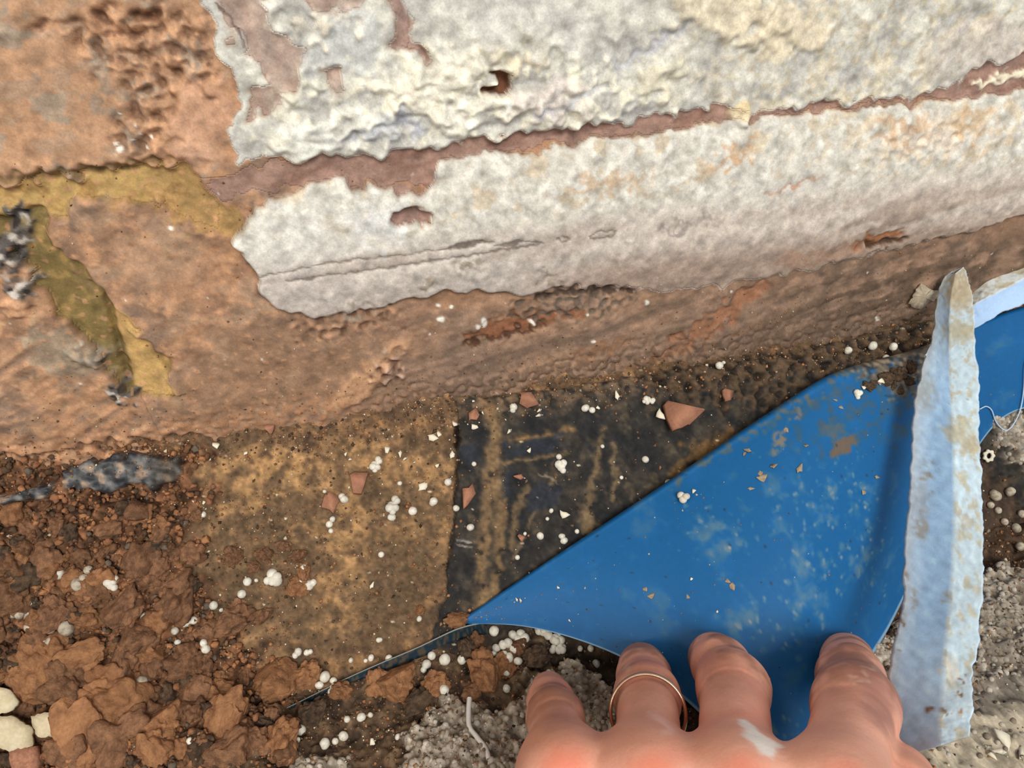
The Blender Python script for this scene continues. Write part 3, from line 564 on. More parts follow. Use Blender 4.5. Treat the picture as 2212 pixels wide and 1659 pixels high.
dust = np.maximum.reduce([S.poly([(1480, 1100), (1560, 1080), (1640, 1120), (1600, 1200), (1500, 1190)], 30, 16), S.poly([(1660, 1060), (1800, 1000), (1900, 1050), (1920, 1250), (1800, 1300), (1680, 1220)], 50, 20), S.poly([(1620, 1280), (1760, 1230), (1800, 1330), (1700, 1420), (1560, 1360)], 40, 20), S.poly([(1640, 1540), (1760, 1530), (1760, 1600), (1640, 1600)], 12, 8)])
S.mix(dust*sstep(hi*.6+.8*md+.25*fine, -.2, 2.2), (136, 142, 142), .42); S.mix(dust*sstep(n(6, 18, 1.2)+.4*hi, 1.2, 2.4), (170, 164, 150), .5)
S.mix(sstep(hi*.5+.8*md, .6, 2.4), (92, 116, 130), .35)
top = S.poly([(1800, 790), (1850, 740), (2030, 700), (2030, 860), (1960, 862), (1900, 838), (1850, 812)], 14, 14); S.mix(top*sstep(hi+fine*.4, -2.2, -.6), (98, 84, 70), .95); S.mix(top*sstep(fine+hi*.5, .3, 1.5), (150, 132, 110), .8); S.mix(top*sstep(-fine-hi*.5, .6, 1.6), (50, 44, 40), .8)
top2 = S.poly([(1700, 860), (1800, 810), (1990, 850), (1990, 940), (1800, 960), (1690, 940)], 40, 20); S.mix(top2*sstep(hi, -.6, 1.4), (70, 82, 92), .7)
edge = S.line([(1820, 800), (1700, 885), (1600, 950), (1450, 1050)], 14, 12, 6); S.mix(edge*sstep(hi+fine*.5, -.1, 1.3), (104, 98, 88), .7)
m = S.line([(1720, 895), (1690, 940), (1670, 975)], 9, 6, 5); S.mix(m*sstep(fine+hi, -1, .6), (140, 118, 96), .8)
m = S.blob(1822, 965, 30, 18, -35, .25, 5, 3); S.mix(m, (108, 88, 70), .92); S.mix(S.blob(1800, 930, 26, 14, 0, .5, 6, 3), (92, 92, 86), .7)
S.mix(sstep(n(5, 9, .5), 2.7, 3.2), (190, 200, 200), .7); S.mix(sstep(n(4, 9, .5), 2.8, 3.3), (40, 44, 46), .7)
S.mix(sstep(n(5, 16, .7), 2.4, 3.0)*(dust+.3), (186, 170, 146), .8)
rim = (np.tile(np.arange(NT), NS) >= NT-2).astype(float); S.mix(rim, (150, 180, 200), .85)
sheetV = sv
_sn = grid_normals(sv, NS, NT); tv = CAM-sv; _sn *= np.sign((_sn*tv).sum(1))[:, None]
SHEET = Lookup(sv[np.tile(np.arange(NT), NS) > NT*.34], _sn[np.tile(np.arange(NT), NS) > NT*.34])
sheet = obj('plastic_sheet', mesh_data('plastic_sheet', sv, grid_faces(NS, NT), M_SHEET, lin(S.col)))
so = sheet.modifiers.new('thickness', 'SOLIDIFY'); so.thickness = .00035; so.offset = 0
tag(sheet, 'bright blue plastic sheet curled away from the wall foot by the hand', 'plastic sheet')
# the sheet's dirty lower flap running along the floor to the left
fa = smooth_path([(1045, 1342), (985, 1358), (900, 1398), (820, 1432), (740, 1468), (660, 1508), (590, 1540), (500, 1572)], 120)
fv = []
for i, a in enumerate(fa):
    s = i/119.0; wd = 26*(1-s)**1.2+3
    for w in (0, .08, .35, .7, 1):
        x_, y_ = a[0]+wd*.5*w, a[1]+wd*w; d = base_dist(x_, y_); l = (2.6-1.2*s)*(1-w*.9)
        fv.append(at(x_, y_, d-l))
fv = np.array(fv); fc = np.tile(lin((16, 38, 50)), (len(fv), 1)); fc[0::5] = lin((168, 176, 172)); fc[1::5] = lin((24, 46, 56))
nz_ = sample(tex(2, 1.8, 40), np.arange(len(fv))/90.0, np.arange(len(fv))*.13); fc[nz_ > .4] = lin((70, 62, 50)); fc[0::5] = lin((150, 154, 146))
flap = obj('lower_flap', mesh_data('lower_flap', fv, grid_faces(120, 5), M_SHEET, fc), sheet); so = flap.modifiers.new('thickness', 'SOLIDIFY'); so.thickness = .0004
flap['label'] = 'dirt covered flap of the sheet on the floor'

# ---------------------------------------------------------------- pale blue foam edging strips
M_FOAM = mat_surface('pale_blue_foam', grain=1500, grain_amt=.05, bump=.25, bump_dist=.00025, spec=.2, rough=.75, sss=.25, sss_r=(.6, .8, 1))
def foam(name, Lp, Mp, Rp, dist, dl, dr, nl=240, seed=1, stains=True, cap=True):
    n_ = 14
    L_ = smooth_path(Lp, nl); M_ = smooth_path(Mp, nl); R_ = smooth_path(Rp, nl)
    t = np.linspace(0, len(dist)-1, nl); dd = np.interp(t, range(len(dist)), dist)
    dd = np.convolve(np.pad(dd, 15, mode='reflect', reflect_type='odd'), np.ones(31)/31, 'valid')
    V = []; tg = []
    for i in range(nl):
        s = i/(nl-1)
        m = at(*M_[i], dd[i]); l = at(*L_[i], dd[i]+dl*np.interp(s, [0, .08, 1], [.4, 1, 1])); r = at(*R_[i], dd[i]+dr*np.interp(s, [0, .08, 1], [.4, 1, 1]))
        b = l+(r-m)*.95+(l-m)*.0
        ring = []
        for (p, q) in ((l, m), (m, r), (r, b), (b, l)):
            for k in range(n_):
                w = k/n_; x = p+(q-p)*w
                if p is l and q is m: x = x+(b-m)/max(np.linalg.norm(b-m), 1e-6)*1.1*math.sin(math.pi*w)   # hollowed broad face
                ring.append(x); tg.append(((p is l and q is m)*1+(p is m and q is r)*2+(p is r)*3+(p is b)*4, w, s))
        V.append(ring)
    V = np.array(V); nr_ = V.shape[1]
    c = V.mean(1, keepdims=True); d = V-c; ln_ = np.linalg.norm(d, axis=2, keepdims=True)
    nz = fbm3(V.reshape(-1, 3)*.28, 4, seed).reshape(nl, nr_, 1)*.45+fbm3(V.reshape(-1, 3)*.8, 2, seed+9).reshape(nl, nr_, 1)*.1
    V = V+d/ln_*nz
    i0 = np.arange(nl-1)[:, None]; j0 = np.arange(nr_)[None, :]; j1 = (j0+1) % nr_
    Fq = np.stack([i0*nr_+j0, i0*nr_+j1, (i0+1)*nr_+j1, (i0+1)*nr_+j0], -1).reshape(-1, 4)
    Vf = V.reshape(-1, 3); ce = [Vf[:nr_].mean(0), Vf[-nr_:].mean(0)]
    nv = len(Vf); Vf = np.vstack([Vf, ce]); jj = np.arange(nr_); jn = (jj+1) % nr_
    cap0 = np.stack([jj, jn, np.full(nr_, nv), np.full(nr_, nv)], 1); cap1 = np.stack([jn+(nl-1)*nr_, jj+(nl-1)*nr_, np.full(nr_, nv+1), np.full(nr_, nv+1)], 1)
    return Vf, Fq, np.concatenate([cap0, cap1])[:, :3], np.array(tg+[(1, .5, 0), (1, .5, 1)])
def two_meshes(name, V, Fq, Ft, mat, col):       # quads and end caps in one mesh
    tri = np.concatenate([Fq[:, [0, 1, 2]], Fq[:, [0, 2, 3]], Ft]); return mesh_data(name, V, tri, mat, col)
Lp = [(2040, 598), (2024, 640), (2014, 720), (1988, 800), (1972, 900), (1966, 1000), (1956, 1150), (1946, 1300), (1928, 1400), (1916, 1500), (1912, 1580), (1926, 1640)]
Mp = [(2064, 590), (2052, 660), (2050, 750), (2054, 840), (2060, 920), (2062, 1010), (2064, 1150), (2054, 1300), (2044, 1400), (2036, 1500), (2034, 1560), (2030, 1612)]
Rp = [(2082, 576), (2100, 625), (2106, 700), (2112, 800), (2116, 900), (2120, 1000), (2123, 1130), (2122, 1270), (2112, 1390), (2100, 1470), (2096, 1540), (2094, 1592)]
_top = base_dist(2050, 730)
_wd = np.linalg.norm(wall_pt(2064, 590)-CAM); FD = list(np.interp([585, 660, 750, 840, 920, 1010, 1150, 1300, 1400, 1500, 1560, 1610], [585, 640, 730, 1610], [_wd-9, _wd-13, min(_top-4, _wd-20), 190]))
Vf, Fq, Ft, tg_ = foam('foam_strip', Lp, Mp, Rp, FD, 7.0, 2.0, seed=3)
fx, fy, _ = project(Vf)
Fm = Painter(fx, fy, Vf[:, 0]*1.0+tg_[:, 1]*10, Vf[:, 1]+Vf[:, 2]); n = Fm.n; md = n(1, 50, 2.0); hi = n(2, 24, 1.5); fi = n(3, 10, .8)
f1 = (tg_[:, 0] == 1); f2 = tg_[:, 0] == 2
Fm.col[:] = (188, 217, 243); Fm.mix(f2*1.0, (200, 221, 232)); Fm.mix(f1*(1-sstep(tg_[:, 1], .08, .32))*1.0, (198, 206, 212), .75)
Fm.mix(f1*sstep(tg_[:, 1], .3, .6)*sstep(Fm.py, 700, 900)*(1-sstep(Fm.py, 1300, 1500)), (168, 207, 244), .8)
Fm.mix(f2*sstep(md+.4*hi, .35, 1.4), (188, 182, 160), .8)
for (x, y, rx, ry, c, a) in ((2075, 625, 34, 46, (184, 168, 138), .9), (2080, 715, 40, 22, (186, 176, 148), .8), (2070, 930, 30, 26, (186, 178, 152), .8), (2100, 965, 26, 20, (182, 170, 140), .8), (2090, 1130, 20, 16, (190, 182, 160), .7), (1999, 1530, 7, 15, (128, 84, 52), 1), (2075, 1535, 9, 7, (172, 126, 92), .9), (2073, 1469, 8, 6, (140, 100, 70), .9), (2040, 1540, 6, 8, (140, 110, 80), .8), (2074, 1498, 5, 4, (120, 90, 70), .9), (2043, 1438, 5, 22, (214, 212, 200), .9), (2056, 1450, 14, 36, (216, 216, 206), .8), (2050, 1290, 10, 9, (168, 164, 150), .8), (2005, 1020, 10, 16, (160, 140, 112), .7), (1992, 1140, 7, 26, (168, 152, 128), .7), (1990, 1090, 16, 60, (170, 178, 184), .6), (1950, 1340, 8, 14, (140, 112, 86), .8), (1975, 1290, 6, 22, (170, 160, 144), .7), (1956, 1240, 5, 16, (150, 128, 104), .7), (1985, 1620, 40, 20, (180, 190, 198), .6), (2000, 850, 20, 40, (172, 172, 164), .6)):
    Fm.mix(Fm.blob(x, y, rx, ry, 0, .5, 5, 3), c, a)
Fm.mix(sstep(n(5, 12, .6), 2.3, 3), (140, 116, 92), .7); Fm.mul(1+.03*hi)
fs = obj('foam_strip', two_meshes('foam_strip', Vf, Fq, Ft, M_FOAM, lin(np.clip(Fm.col, 0, 250)))); tag(fs, 'pale blue foam strip standing up from the wall foot beside the index finger', 'foam strip')
FOAM = Lookup(Vf[f2 | f1], np.tile(-C_F, ((f2 | f1).sum(), 1)))
d0 = np.linalg.norm(wall_pt(2200, 600)-CAM)-9
Vf2, Fq2, Ft2, tg2 = foam('foam_strip', [(2850, 400), (2600, 500), (2440, 560), (2330, 610), (2230, 650), (2160, 678), (2120, 700), (2085, 716)], [(2850, 345), (2600, 445), (2440, 505), (2330, 552), (2230, 592), (2160, 628), (2120, 648), (2085, 670)], [(2850, 312), (2600, 410), (2440, 470), (2330, 520), (2230, 562), (2160, 590), (2120, 612), (2085, 640)], [np.linalg.norm(wall_pt(x_, y_)-CAM)-9 for x_, y_ in ((2850, 360), (2600, 460), (2440, 520), (2330, 565), (2230, 605), (2160, 635), (2120, 655), (2085, 680))], 1.0, 6.0, 180, 5)
fx, fy, _ = project(Vf2); Fm = Painter(fx, fy, Vf2[:, 0], Vf2[:, 2]+tg2[:, 1]*6); Fm.col[:] = (178, 206, 238); f2b = tg2[:, 0] == 2
Fm.mix(f2b*1.0, (206, 210, 206)); Fm.mix(f2b*sstep(Fm.n(1, 30, 1.8), -.2, 1), (186, 176, 148), .8); Fm.mix((tg2[:, 0] == 1)*sstep(Fm.n(2, 40, 2, 20, 4), .3, 1.3), (184, 206, 232), .7)
fs2 = obj('foam_strip', two_meshes('foam_strip', Vf2, Fq2, Ft2, M_FOAM, lin(Fm.col))); tag(fs2, 'length of pale blue foam lying along the wall behind the upright strip', 'foam strip')

# ---------------------------------------------------------------- hand
def surface_nets(D, org, h):
    nx, ny_, nz2 = D.shape; s = D < 0
    acc = np.zeros((nx-1, ny_-1, nz2-1, 3), np.float32); cnt = np.zeros((nx-1, ny_-1, nz2-1), np.float32)
    cs = [(a, b, c) for a in (0, 1) for b in (0, 1) for c in (0, 1)]
    sl = lambda c: (slice(c[0], nx-1+c[0]), slice(c[1], ny_-1+c[1]), slice(c[2], nz2-1+c[2]))
    for ax in range(3):
        for c in cs:
            if c[ax]: continue
            e = list(c); e[ax] = 1; A = D[sl(c)]; B = D[sl(e)]; x = (A < 0) != (B < 0)
            t = np.where(x, A/np.where(x, A-B, 1), 0)
            for k in range(3): acc[..., k] += np.where(x, c[k]+(t if k == ax else 0), 0)
            cnt += x
    act = cnt > 0; idx = -np.ones(act.shape, int); idx[act] = np.arange(act.sum())
    ii = np.stack(np.nonzero(act), 1); V = (ii+acc[act]/cnt[act][:, None])*h+org
    Fs = []
    for ax in range(3):
        o1, o2 = (ax+1) % 3, (ax+2) % 3
        lo_ = [slice(1, -1)]*3; lo_[ax] = slice(0, -1); hi_ = [slice(1, -1)]*3; hi_[ax] = slice(1, None)
        a = s[tuple(lo_)]; b = s[tuple(hi_)]; x = np.nonzero(a != b); base_i = np.stack(x, 1); base_i[:, o1] += 1; base_i[:, o2] += 1
        q = []
        for (u, v) in ((0, 0), (1, 0), (1, 1), (0, 1)):
            p = base_i.copy(); p[:, o1] -= u; p[:, o2] -= v; q.append(idx[p[:, 0], p[:, 1], p[:, 2]])
        q = np.stack(q, 1); fl_ = a[x]; q[~fl_] = q[~fl_][:, ::-1]; Fs.append(q)
    F_ = np.concatenate(Fs); return V, F_[(F_ >= 0).all(1)]
def rcone(P, a, b, r1, r2):
    ba = b-a; l2 = ba@ba; t = np.clip(((P-a)@ba)/l2, 0, 1); return np.linalg.norm(P-a-t[..., None]*ba, axis=-1)-(r1+(r2-r1)*t)
def smin(a, b, k):
    h_ = np.clip(.5+.5*(b-a)/k, 0, 1); return b*(1-h_)+a*h_-k*h_*(1-h_)
J = dict(
    index=[(1812, 1735, 158, 7.6), (1848, 1528, 190, 8.2), (1838, 1464, 206, 7.4), (1830, 1424, 216, 6.9)],
    middle=[(1594, 1715, 156, 7.0), (1584, 1488, 193, 7.7), (1558, 1440, 208, 6.9), (1543, 1423, 219, 6.6)],
    ring=[(1402, 1700, 157, 6.6), (1399, 1506, 192, 7.1), (1390, 1462, 207, 6.7), (1387, 1443, 217, 6.5)],
    little=[(1222, 1680, 163, 6.5), (1200, 1552, 190, 6.0), (1190, 1515, 205, 5.8), (1186, 1492, 213, 5.1)],
    thumb=[(1790, 2050, 160, 13), (1905, 1830, 174, 10), (1930, 1730, 181, 9.0), (1936, 1690, 186, 7.8)])
for k in ('index', 'middle', 'ring', 'little'):      # fingertips rest on the sheet, the little finger on the screed
    q = J[k]; x_, y_, d_, r_ = q[3]; dt = np.linalg.norm((GROUND if k == 'little' else SHEET)(x_, y_)[0]-CAM)-r_*.97
    q[3] = (x_, y_, dt, r_); q[2] = q[2][:2]+(min(q[2][2], dt-8),)+q[2][3:]; print(k, dt, d_)
JJ = {k: [(at(*q[:3]), q[3]) for q in v] for k, v in J.items()}
wrist = at(1480, 2350, 168); cmc = at(1640, 2260, 172)
allp = np.array([p for v in JJ.values() for p, r in v]+[wrist, cmc]); hs = .85
lo_b = allp.min(0)-20; hi_b = allp.max(0)+20; dims = np.ceil((hi_b-lo_b)/hs).astype(int)
gx, gy, gz = [lo_b[k]+np.arange(dims[k])*hs for k in range(3)]
PP = np.stack(np.meshgrid(gx, gy, gz, indexing='ij'), -1).astype(np.float32)
Df = None
for k, ch in JJ.items():
    d = None
    for (p, r), (q, r2) in zip(ch[:-1], ch[1:]):
        e = rcone(PP, p, q, r, r2); d = e if d is None else smin(d, e, 2.2)
    Df = d if Df is None else smin(Df, d, 1.2)
back = C_F*1.0
Dp = None
for k, wk in (('index', .45), ('middle', .15), ('ring', -.2), ('little', -.5)):
    p, r = JJ[k][0]; w_ = wrist+C_R*wk*34
    e = rcone(PP, p-C_U*2.0+C_F*1.5, w_, 10.2 if k != 'little' else 9.0, 13.5); Dp = e if Dp is None else smin(Dp, e, 7)
    p2 = p+back*9-C_U*5; e = rcone(PP, p2, w_+back*10, 9.0, 13); Dp = smin(Dp, e, 7)
Dp = smin(Dp, rcone(PP, cmc, JJ['thumb'][0][0], 15, 13), 8)
Dp = smin(Dp, rcone(PP, wrist+back*5, wrist+back*5-C_U*18+C_F*0, 20, 21), 10)
D_ = smin(Df, Dp, 6.0)
hv, hf = surface_nets(D_, lo_b, hs)
_e = np.concatenate([hf[:, [0, 1]], hf[:, [1, 2]], hf[:, [2, 3]], hf[:, [3, 0]]]); _deg = np.bincount(_e[:, 0], minlength=len(hv))+1e-9
for _k in range(12):                                  # even out the lattice steps
    s_ = np.stack([np.bincount(_e[:, 0], hv[_e[:, 1], c_], len(hv)) for c_ in range(3)], 1)/_deg[:, None]; hv = hv+(s_-hv)*(.55 if _k % 2 == 0 else -.5)
hpx, hpy, hd = project(hv)
H = Painter(hpx, hpy, hv[:, 0]*1.0, hv[:, 1]*.6-hv[:, 2]*.8); n = H.n
md = 1.6*fbm3(hv*.07, 3, 2); hi = 1.6*fbm3(hv*.22, 3, 5)
H.col[:] = (234, 170, 144); H.mix(sstep(md, -.2, 1.4), (240, 178, 152), .7); H.mix(sstep(-md, .3, 1.6), (218, 152, 124), .6); H.mix(sstep(1.6*fbm3(hv*.12, 3, 8), .3, 1.6), (236, 150, 126), .5)
for k in ('index', 'middle', 'ring', 'little'):
    for (p, r), c, a in zip(JJ[k], ((238, 138, 110), (196, 138, 118), (186, 126, 102), (196, 132, 110)), (.75, .5, .5, .6)):
        x, y, dd_ = project(p); rr = r*F_PX/dd_; H.mix(H.blob(x, y-(rr*.45 if c[0] > 220 else 0), rr*.75, rr*.6, 0, .7, 4), c, a)
    a, b = JJ[k][0][0], JJ[k][1][0]; t = np.clip(((hv-a)@(b-a))/((b-a)@(b-a)), 0, 1.0)
H.mix(H.poly([(1150, 1440), (1250, 1440), (1300, 1560), (1160, 1600)], 30, 6)*sstep(hi, -.6, 1), (196, 138, 116), .5)
fing_shade = (hd > 176)*1.0*sstep(hd, 174, 190); H.mix(fing_shade*sstep(hi+md, -.8, 1.2), (162, 112, 88), .85)  # shade on the fingers painted into the skin as a browner tone
H.mix(H.poly([(1590, 1555), (1612, 1552), (1640, 1580), (1690, 1615), (1660, 1628), (1640, 1625), (1615, 1595)], 7, 4), (255, 244, 234), .9)
H.mix(H.poly([(1400, 1540), (1420, 1538), (1455, 1575), (1440, 1585)], 9, 4), (252, 206, 190), .7)
m = H.poly([(1850, 1450), (1890, 1440), (1920, 1490), (1935, 1540), (1920, 1590), (1890, 1570), (1870, 1510)], 24, 6); H.mix(m, (136, 92, 84), .6)  # shaded right side of the index finger painted in
for (x, y, r_) in ((1345, 1502, 14), (1352, 1445, 10), (1875, 1450, 10), (1845, 1470, 8), (1860, 1475, 6), (1420, 1530, 5)): H.mix(H.blob(x, y, r_*1.6, r_*.5, -25, .6, 5, 3), (214, 176, 152), .6)
# creases over the finger joints
hn = np.zeros_like(hv)
_n = np.cross(hv[hf[:, 1]]-hv[hf[:, 0]], hv[hf[:, 3]]-hv[hf[:, 0]])
for k in range(4): np.add.at(hn, hf[:, k], _n)
hn /= np.linalg.norm(hn, axis=1, keepdims=True)+1e-9
dis = .10*md+.035*hi
for k in ('index', 'middle', 'ring', 'little', 'thumb'):
    for jn_ in (1, 2):
        c, r = JJ[k][jn_]; ax_ = (JJ[k][jn_+1][0]-JJ[k][jn_-1][0]); ax_ /= np.linalg.norm(ax_)
        rel = hv-c; s_ = rel@ax_; near = (np.linalg.norm(rel, axis=1) < r*1.5)*sstep((hn@(-C_F-.6*ax_)), .1, .7)
        g = sum(np.exp(-((s_-o+.5*hi)/.75)**2)*w for o, w in ((-2.2, .6), (.2, 1.), (2.4, .5)))
        dis -= near*g*.32; H.mix(near*g*.3, (160, 100, 80), .8)  # grooves cut in, with crease shading painted into the skin colour
    c, r = JJ[k][1]; dis += .5*np.exp(-(np.linalg.norm(hv-c, axis=1)-r)**2/8)*(np.linalg.norm(hv-c, axis=1) < r*1.3)
for a, b in (('index', 'middle'), ('middle', 'ring'), ('ring', 'little')):   # hollows between the knuckles
    c = (JJ[a][0][0]+JJ[b][0][0])/2-C_F*8; dis -= 1.6*np.exp(-((hv-c)**2).sum(1)/70)
for a in ('index', 'middle', 'ring', 'little'):
    c = JJ[a][0][0]-C_F*9+C_U*3; dis += 2.2*np.exp(-((hv-c)**2).sum(1)/45)
hv2 = hv+hn*dis[:, None]
M_SKIN = mat_surface('skin', grain=1400, grain_amt=.05, bump=.22, bump_dist=.0002, spec=.35, rough=.55, sss=.18, sss_r=(1, .35, .2))
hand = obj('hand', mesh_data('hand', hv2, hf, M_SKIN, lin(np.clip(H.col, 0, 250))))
ss = hand.modifiers.new('smooth', 'SUBSURF'); ss.levels = 0; ss.render_levels = 1
tag(hand, 'bare hand with a thin gold ring pressing fingertips onto the blue sheet', 'hand')
HAND = Lookup(hv2, hn)
# ring
M_GOLD = mat_surface('worn_gold', color=(236, 208, 180), second=(222, 190, 160), grain=600, grain_amt=.06, bump=.05, spec=.5, rough=.28); M_GOLD.node_tree.nodes['Principled BSDF'].inputs['Metallic'].default_value = 1.0
(pa, ra), (pb, rb) = JJ['ring'][1], JJ['ring'][0]
axr = (pb-pa)/np.linalg.norm(pb-pa); cr_ = pa+(pb-pa)*.22
axr = axr+C_U*.25; axr /= np.linalg.norm(axr)
e1 = np.cross(axr, C_R); e1 /= np.linalg.norm(e1); e2 = np.cross(axr, e1)
th = np.linspace(0, 2*math.pi, 96, endpoint=False); ph = np.linspace(0, 2*math.pi, 10, endpoint=False); RR = 8.3
rv = []
for t in th:
    o_ = e1*math.cos(t)+e2*math.sin(t)
    for p in ph: rv.append(cr_+o_*(RR+.42*math.cos(p))+axr*(.75*math.sin(p)))
i0 = np.arange(96)[:, None]; j0 = np.arange(10)[None, :]
rf_ = np.stack([i0*10+j0, i0*10+(j0+1) % 10, ((i0+1) % 96)*10+(j0+1) % 10, ((i0+1) % 96)*10+j0], -1).reshape(-1, 4)
rg = obj('finger_ring', mesh_data('finger_ring', np.array(rv), rf_, M_GOLD)); tag(rg, 'thin plain gold band worn loose on the ring finger', 'ring')
# ---------------------------------------------------------------- loose things: beads, clods, flakes, grit
import bmesh
rnd = random.Random(7); rs = np.random.RandomState(7)
def ico(sub):
    bm = bmesh.new(); bmesh.ops.create_icosphere(bm, subdivisions=sub, radius=1.0)
    V = np.array([v.co[:] for v in bm.verts]); Fa = np.array([[v.index for v in f.verts] for f in bm.faces]); bm.free(); return V, Fa
I2, I3, I4, I5 = ico(2), ico(3), ico(4), ico(5)
M_BEAD = mat_surface('polystyrene', color=(226, 220, 204), second=(200, 192, 174), grain=6000, grain_amt=.06, bump=.2, bump_dist=.0001, spec=.2, rough=.8, obj_rand=.12)
M_BEADG = mat_surface('dusty_polystyrene', color=(190, 178, 158), second=(150, 134, 112), grain=6000, grain_amt=.12, bump=.3, bump_dist=.0001, spec=.15, rough=.9, obj_rand=.18)
M_CLOD = mat_surface('brown_mortar_crumb', color=(154, 112, 82), second=(116, 84, 62), grain=9000, grain_amt=.25, bump=.8, bump_dist=.0007, spec=.1, obj_rand=.22)
M_CLODO = mat_surface('orange_mortar_crumb', color=(172, 124, 86), second=(140, 98, 68), grain=9000, grain_amt=.2, bump=.8, bump_dist=.0007, spec=.1, obj_rand=.12)
M_CLODD = mat_surface('dark_soil_crumb', color=(96, 76, 58), second=(62, 50, 40), grain=9000, grain_amt=.25, bump=.5, bump_dist=.0004, spec=.15, obj_rand=.2)
M_BRK = mat_surface('brick_chip', color=(172, 122, 96), second=(148, 104, 82), grain=6000, grain_amt=.15, bump=.3, bump_dist=.0002, spec=.1, obj_rand=.1)
M_FLK = mat_surface('white_paint_flake', color=(236, 228, 206), second=(222, 210, 184), grain=900, grain_amt=.06, bump=.2, bump_dist=.0002, spec=.15)
M_TAN = mat_surface('tan_dust_flake', color=(170, 150, 124), second=(142, 122, 98), grain=6000, grain_amt=.15, bump=.3, bump_dist=.0002, spec=.1)

def bead_mesh(k):
    V, Fa = I3; d = 1+.07*fbm3(V*1.3+k*9, 2, k); return mesh_data('polystyrene_bead', V*d[:, None]/MM*MM, Fa, None)
def lumps_mesh(k, nb):                             # several beads fused into one lump
    Vs, Fs = [], []; V, Fa = I2; p = np.zeros(3)
    for i in range(nb):
        r = rnd.uniform(.38, .6); Vs.append(V*r+p); Fs.append(Fa+len(V)*i)
        p = p+np.array([rnd.uniform(-.75, .75), rnd.uniform(-.75, .75), rnd.uniform(-.25, .25)])
        if np.linalg.norm(p) > .9: p *= .35
    return mesh_data('bead_cluster', np.vstack(Vs), np.vstack(Fs), None)
def clod_mesh(k, amp=.42, sub=I4, flat=1.0):
    V, Fa = sub; q = V*1.5+k*13.7; r_ = np.random.RandomState(k+100); d = .92+amp*fbm3(q, 3, k)
    ng = 46 if len(V) < 1000 else 150; c_ = r_.randn(ng, 3); c_ /= np.linalg.norm(c_, axis=1, keepdims=True); w_ = r_.uniform(.14, .42, ng)*(1.25 if ng < 100 else .8); g_ = np.zeros(len(V))
    for cc, ww in zip(c_, w_): g_ = np.maximum(g_, ww*.75*np.sqrt(np.clip(1-((V-cc)**2).sum(1)/ww**2, 0, 1)))
    d = d+g_+.05*fbm3(V*9+k*3, 2, k+5); v = V*d[:, None]; v[:, 2] *= flat
    for _ in range(3):                                # a few broken faces
        nn = r_.randn(3); nn /= np.linalg.norm(nn); dd = v@nn; over = np.clip(dd-r_.uniform(.62, .85), 0, None); v = v-over[:, None]*nn*.75
    return mesh_data('clod', v, Fa, None)
def chip_mesh(k, th=.16, nside=9):                 # an angular broken plate
    r = random.Random(k); a = sorted(r.uniform(0, 2*math.pi) for _ in range(nside)); rad = [r.uniform(.6, 1.15) for _ in a]
    top = [(math.cos(t)*q, math.sin(t)*q, th*r.uniform(.7, 1.3)) for t, q in zip(a, rad)]; bot = [(x*1.05+.03, y*1.05, -th) for x, y, z in top]
    V = np.array(top+bot+[(0, 0, th*1.02), (0, 0, -th)]); m = nside; Fa = []
    for i in range(m):
        j = (i+1) % m; Fa += [(i, j, 2*m), (m+j, m+i, 2*m+1), (i, m+i, m+j), (i, m+j, j)]
    return mesh_data('chip', V, np.array(Fa), None, smooth=False)
BEADS = [bead_mesh(k) for k in range(5)]; LUMPS = [lumps_mesh(k, 5+k) for k in range(4)]; CLODS = [clod_mesh(k, .4, I5) for k in range(8)]; CRUMB = [clod_mesh(20+k, .42, I4) for k in range(8)]; CHIPS = [chip_mesh(k, .13+.03*(k % 3), 6+k % 5) for k in range(8)]
for m_ in BEADS+LUMPS+CLODS+CRUMB+CHIPS: m_.materials.append(None)
def put(name, me, mat, px_, py_, r_px, surf=None, sink=.3, squash=(1, 1, 1), spin=None, tilt=.25, label=None, cat=None, group=None, upright=True):
    surf = surf or GROUND
    P, N = surf(px_, py_); d = np.linalg.norm(P-CAM); r = r_px*d/F_PX
    N = N/np.linalg.norm(N)
    Nn = N*.25+(np.array([0, -.5, .85]))*.75 if surf in (GROUND,) else N
    q = Vector(Nn).normalized().to_track_quat('Z', 'Y') @ Matrix.Rotation(spin if spin is not None else rnd.uniform(0, 6.28), 4, 'Z').to_quaternion()
    if tilt: q = q @ Matrix.Rotation(rnd.uniform(-tilt, tilt), 4, 'X').to_quaternion()
    o = bpy.data.objects.new(name, me); COL.objects.link(o)
    lift_ = r*squash[2]*(1-sink*2)
    o.location = (P+N*lift_)*MM; o.rotation_mode = 'QUATERNION'; o.rotation_quaternion = q; o.scale = (r*squash[0], r*squash[1], r*squash[2])
    o.material_slots[0].link = 'OBJECT'; o.material_slots[0].material = mat
    return tag(o, label, cat, group)

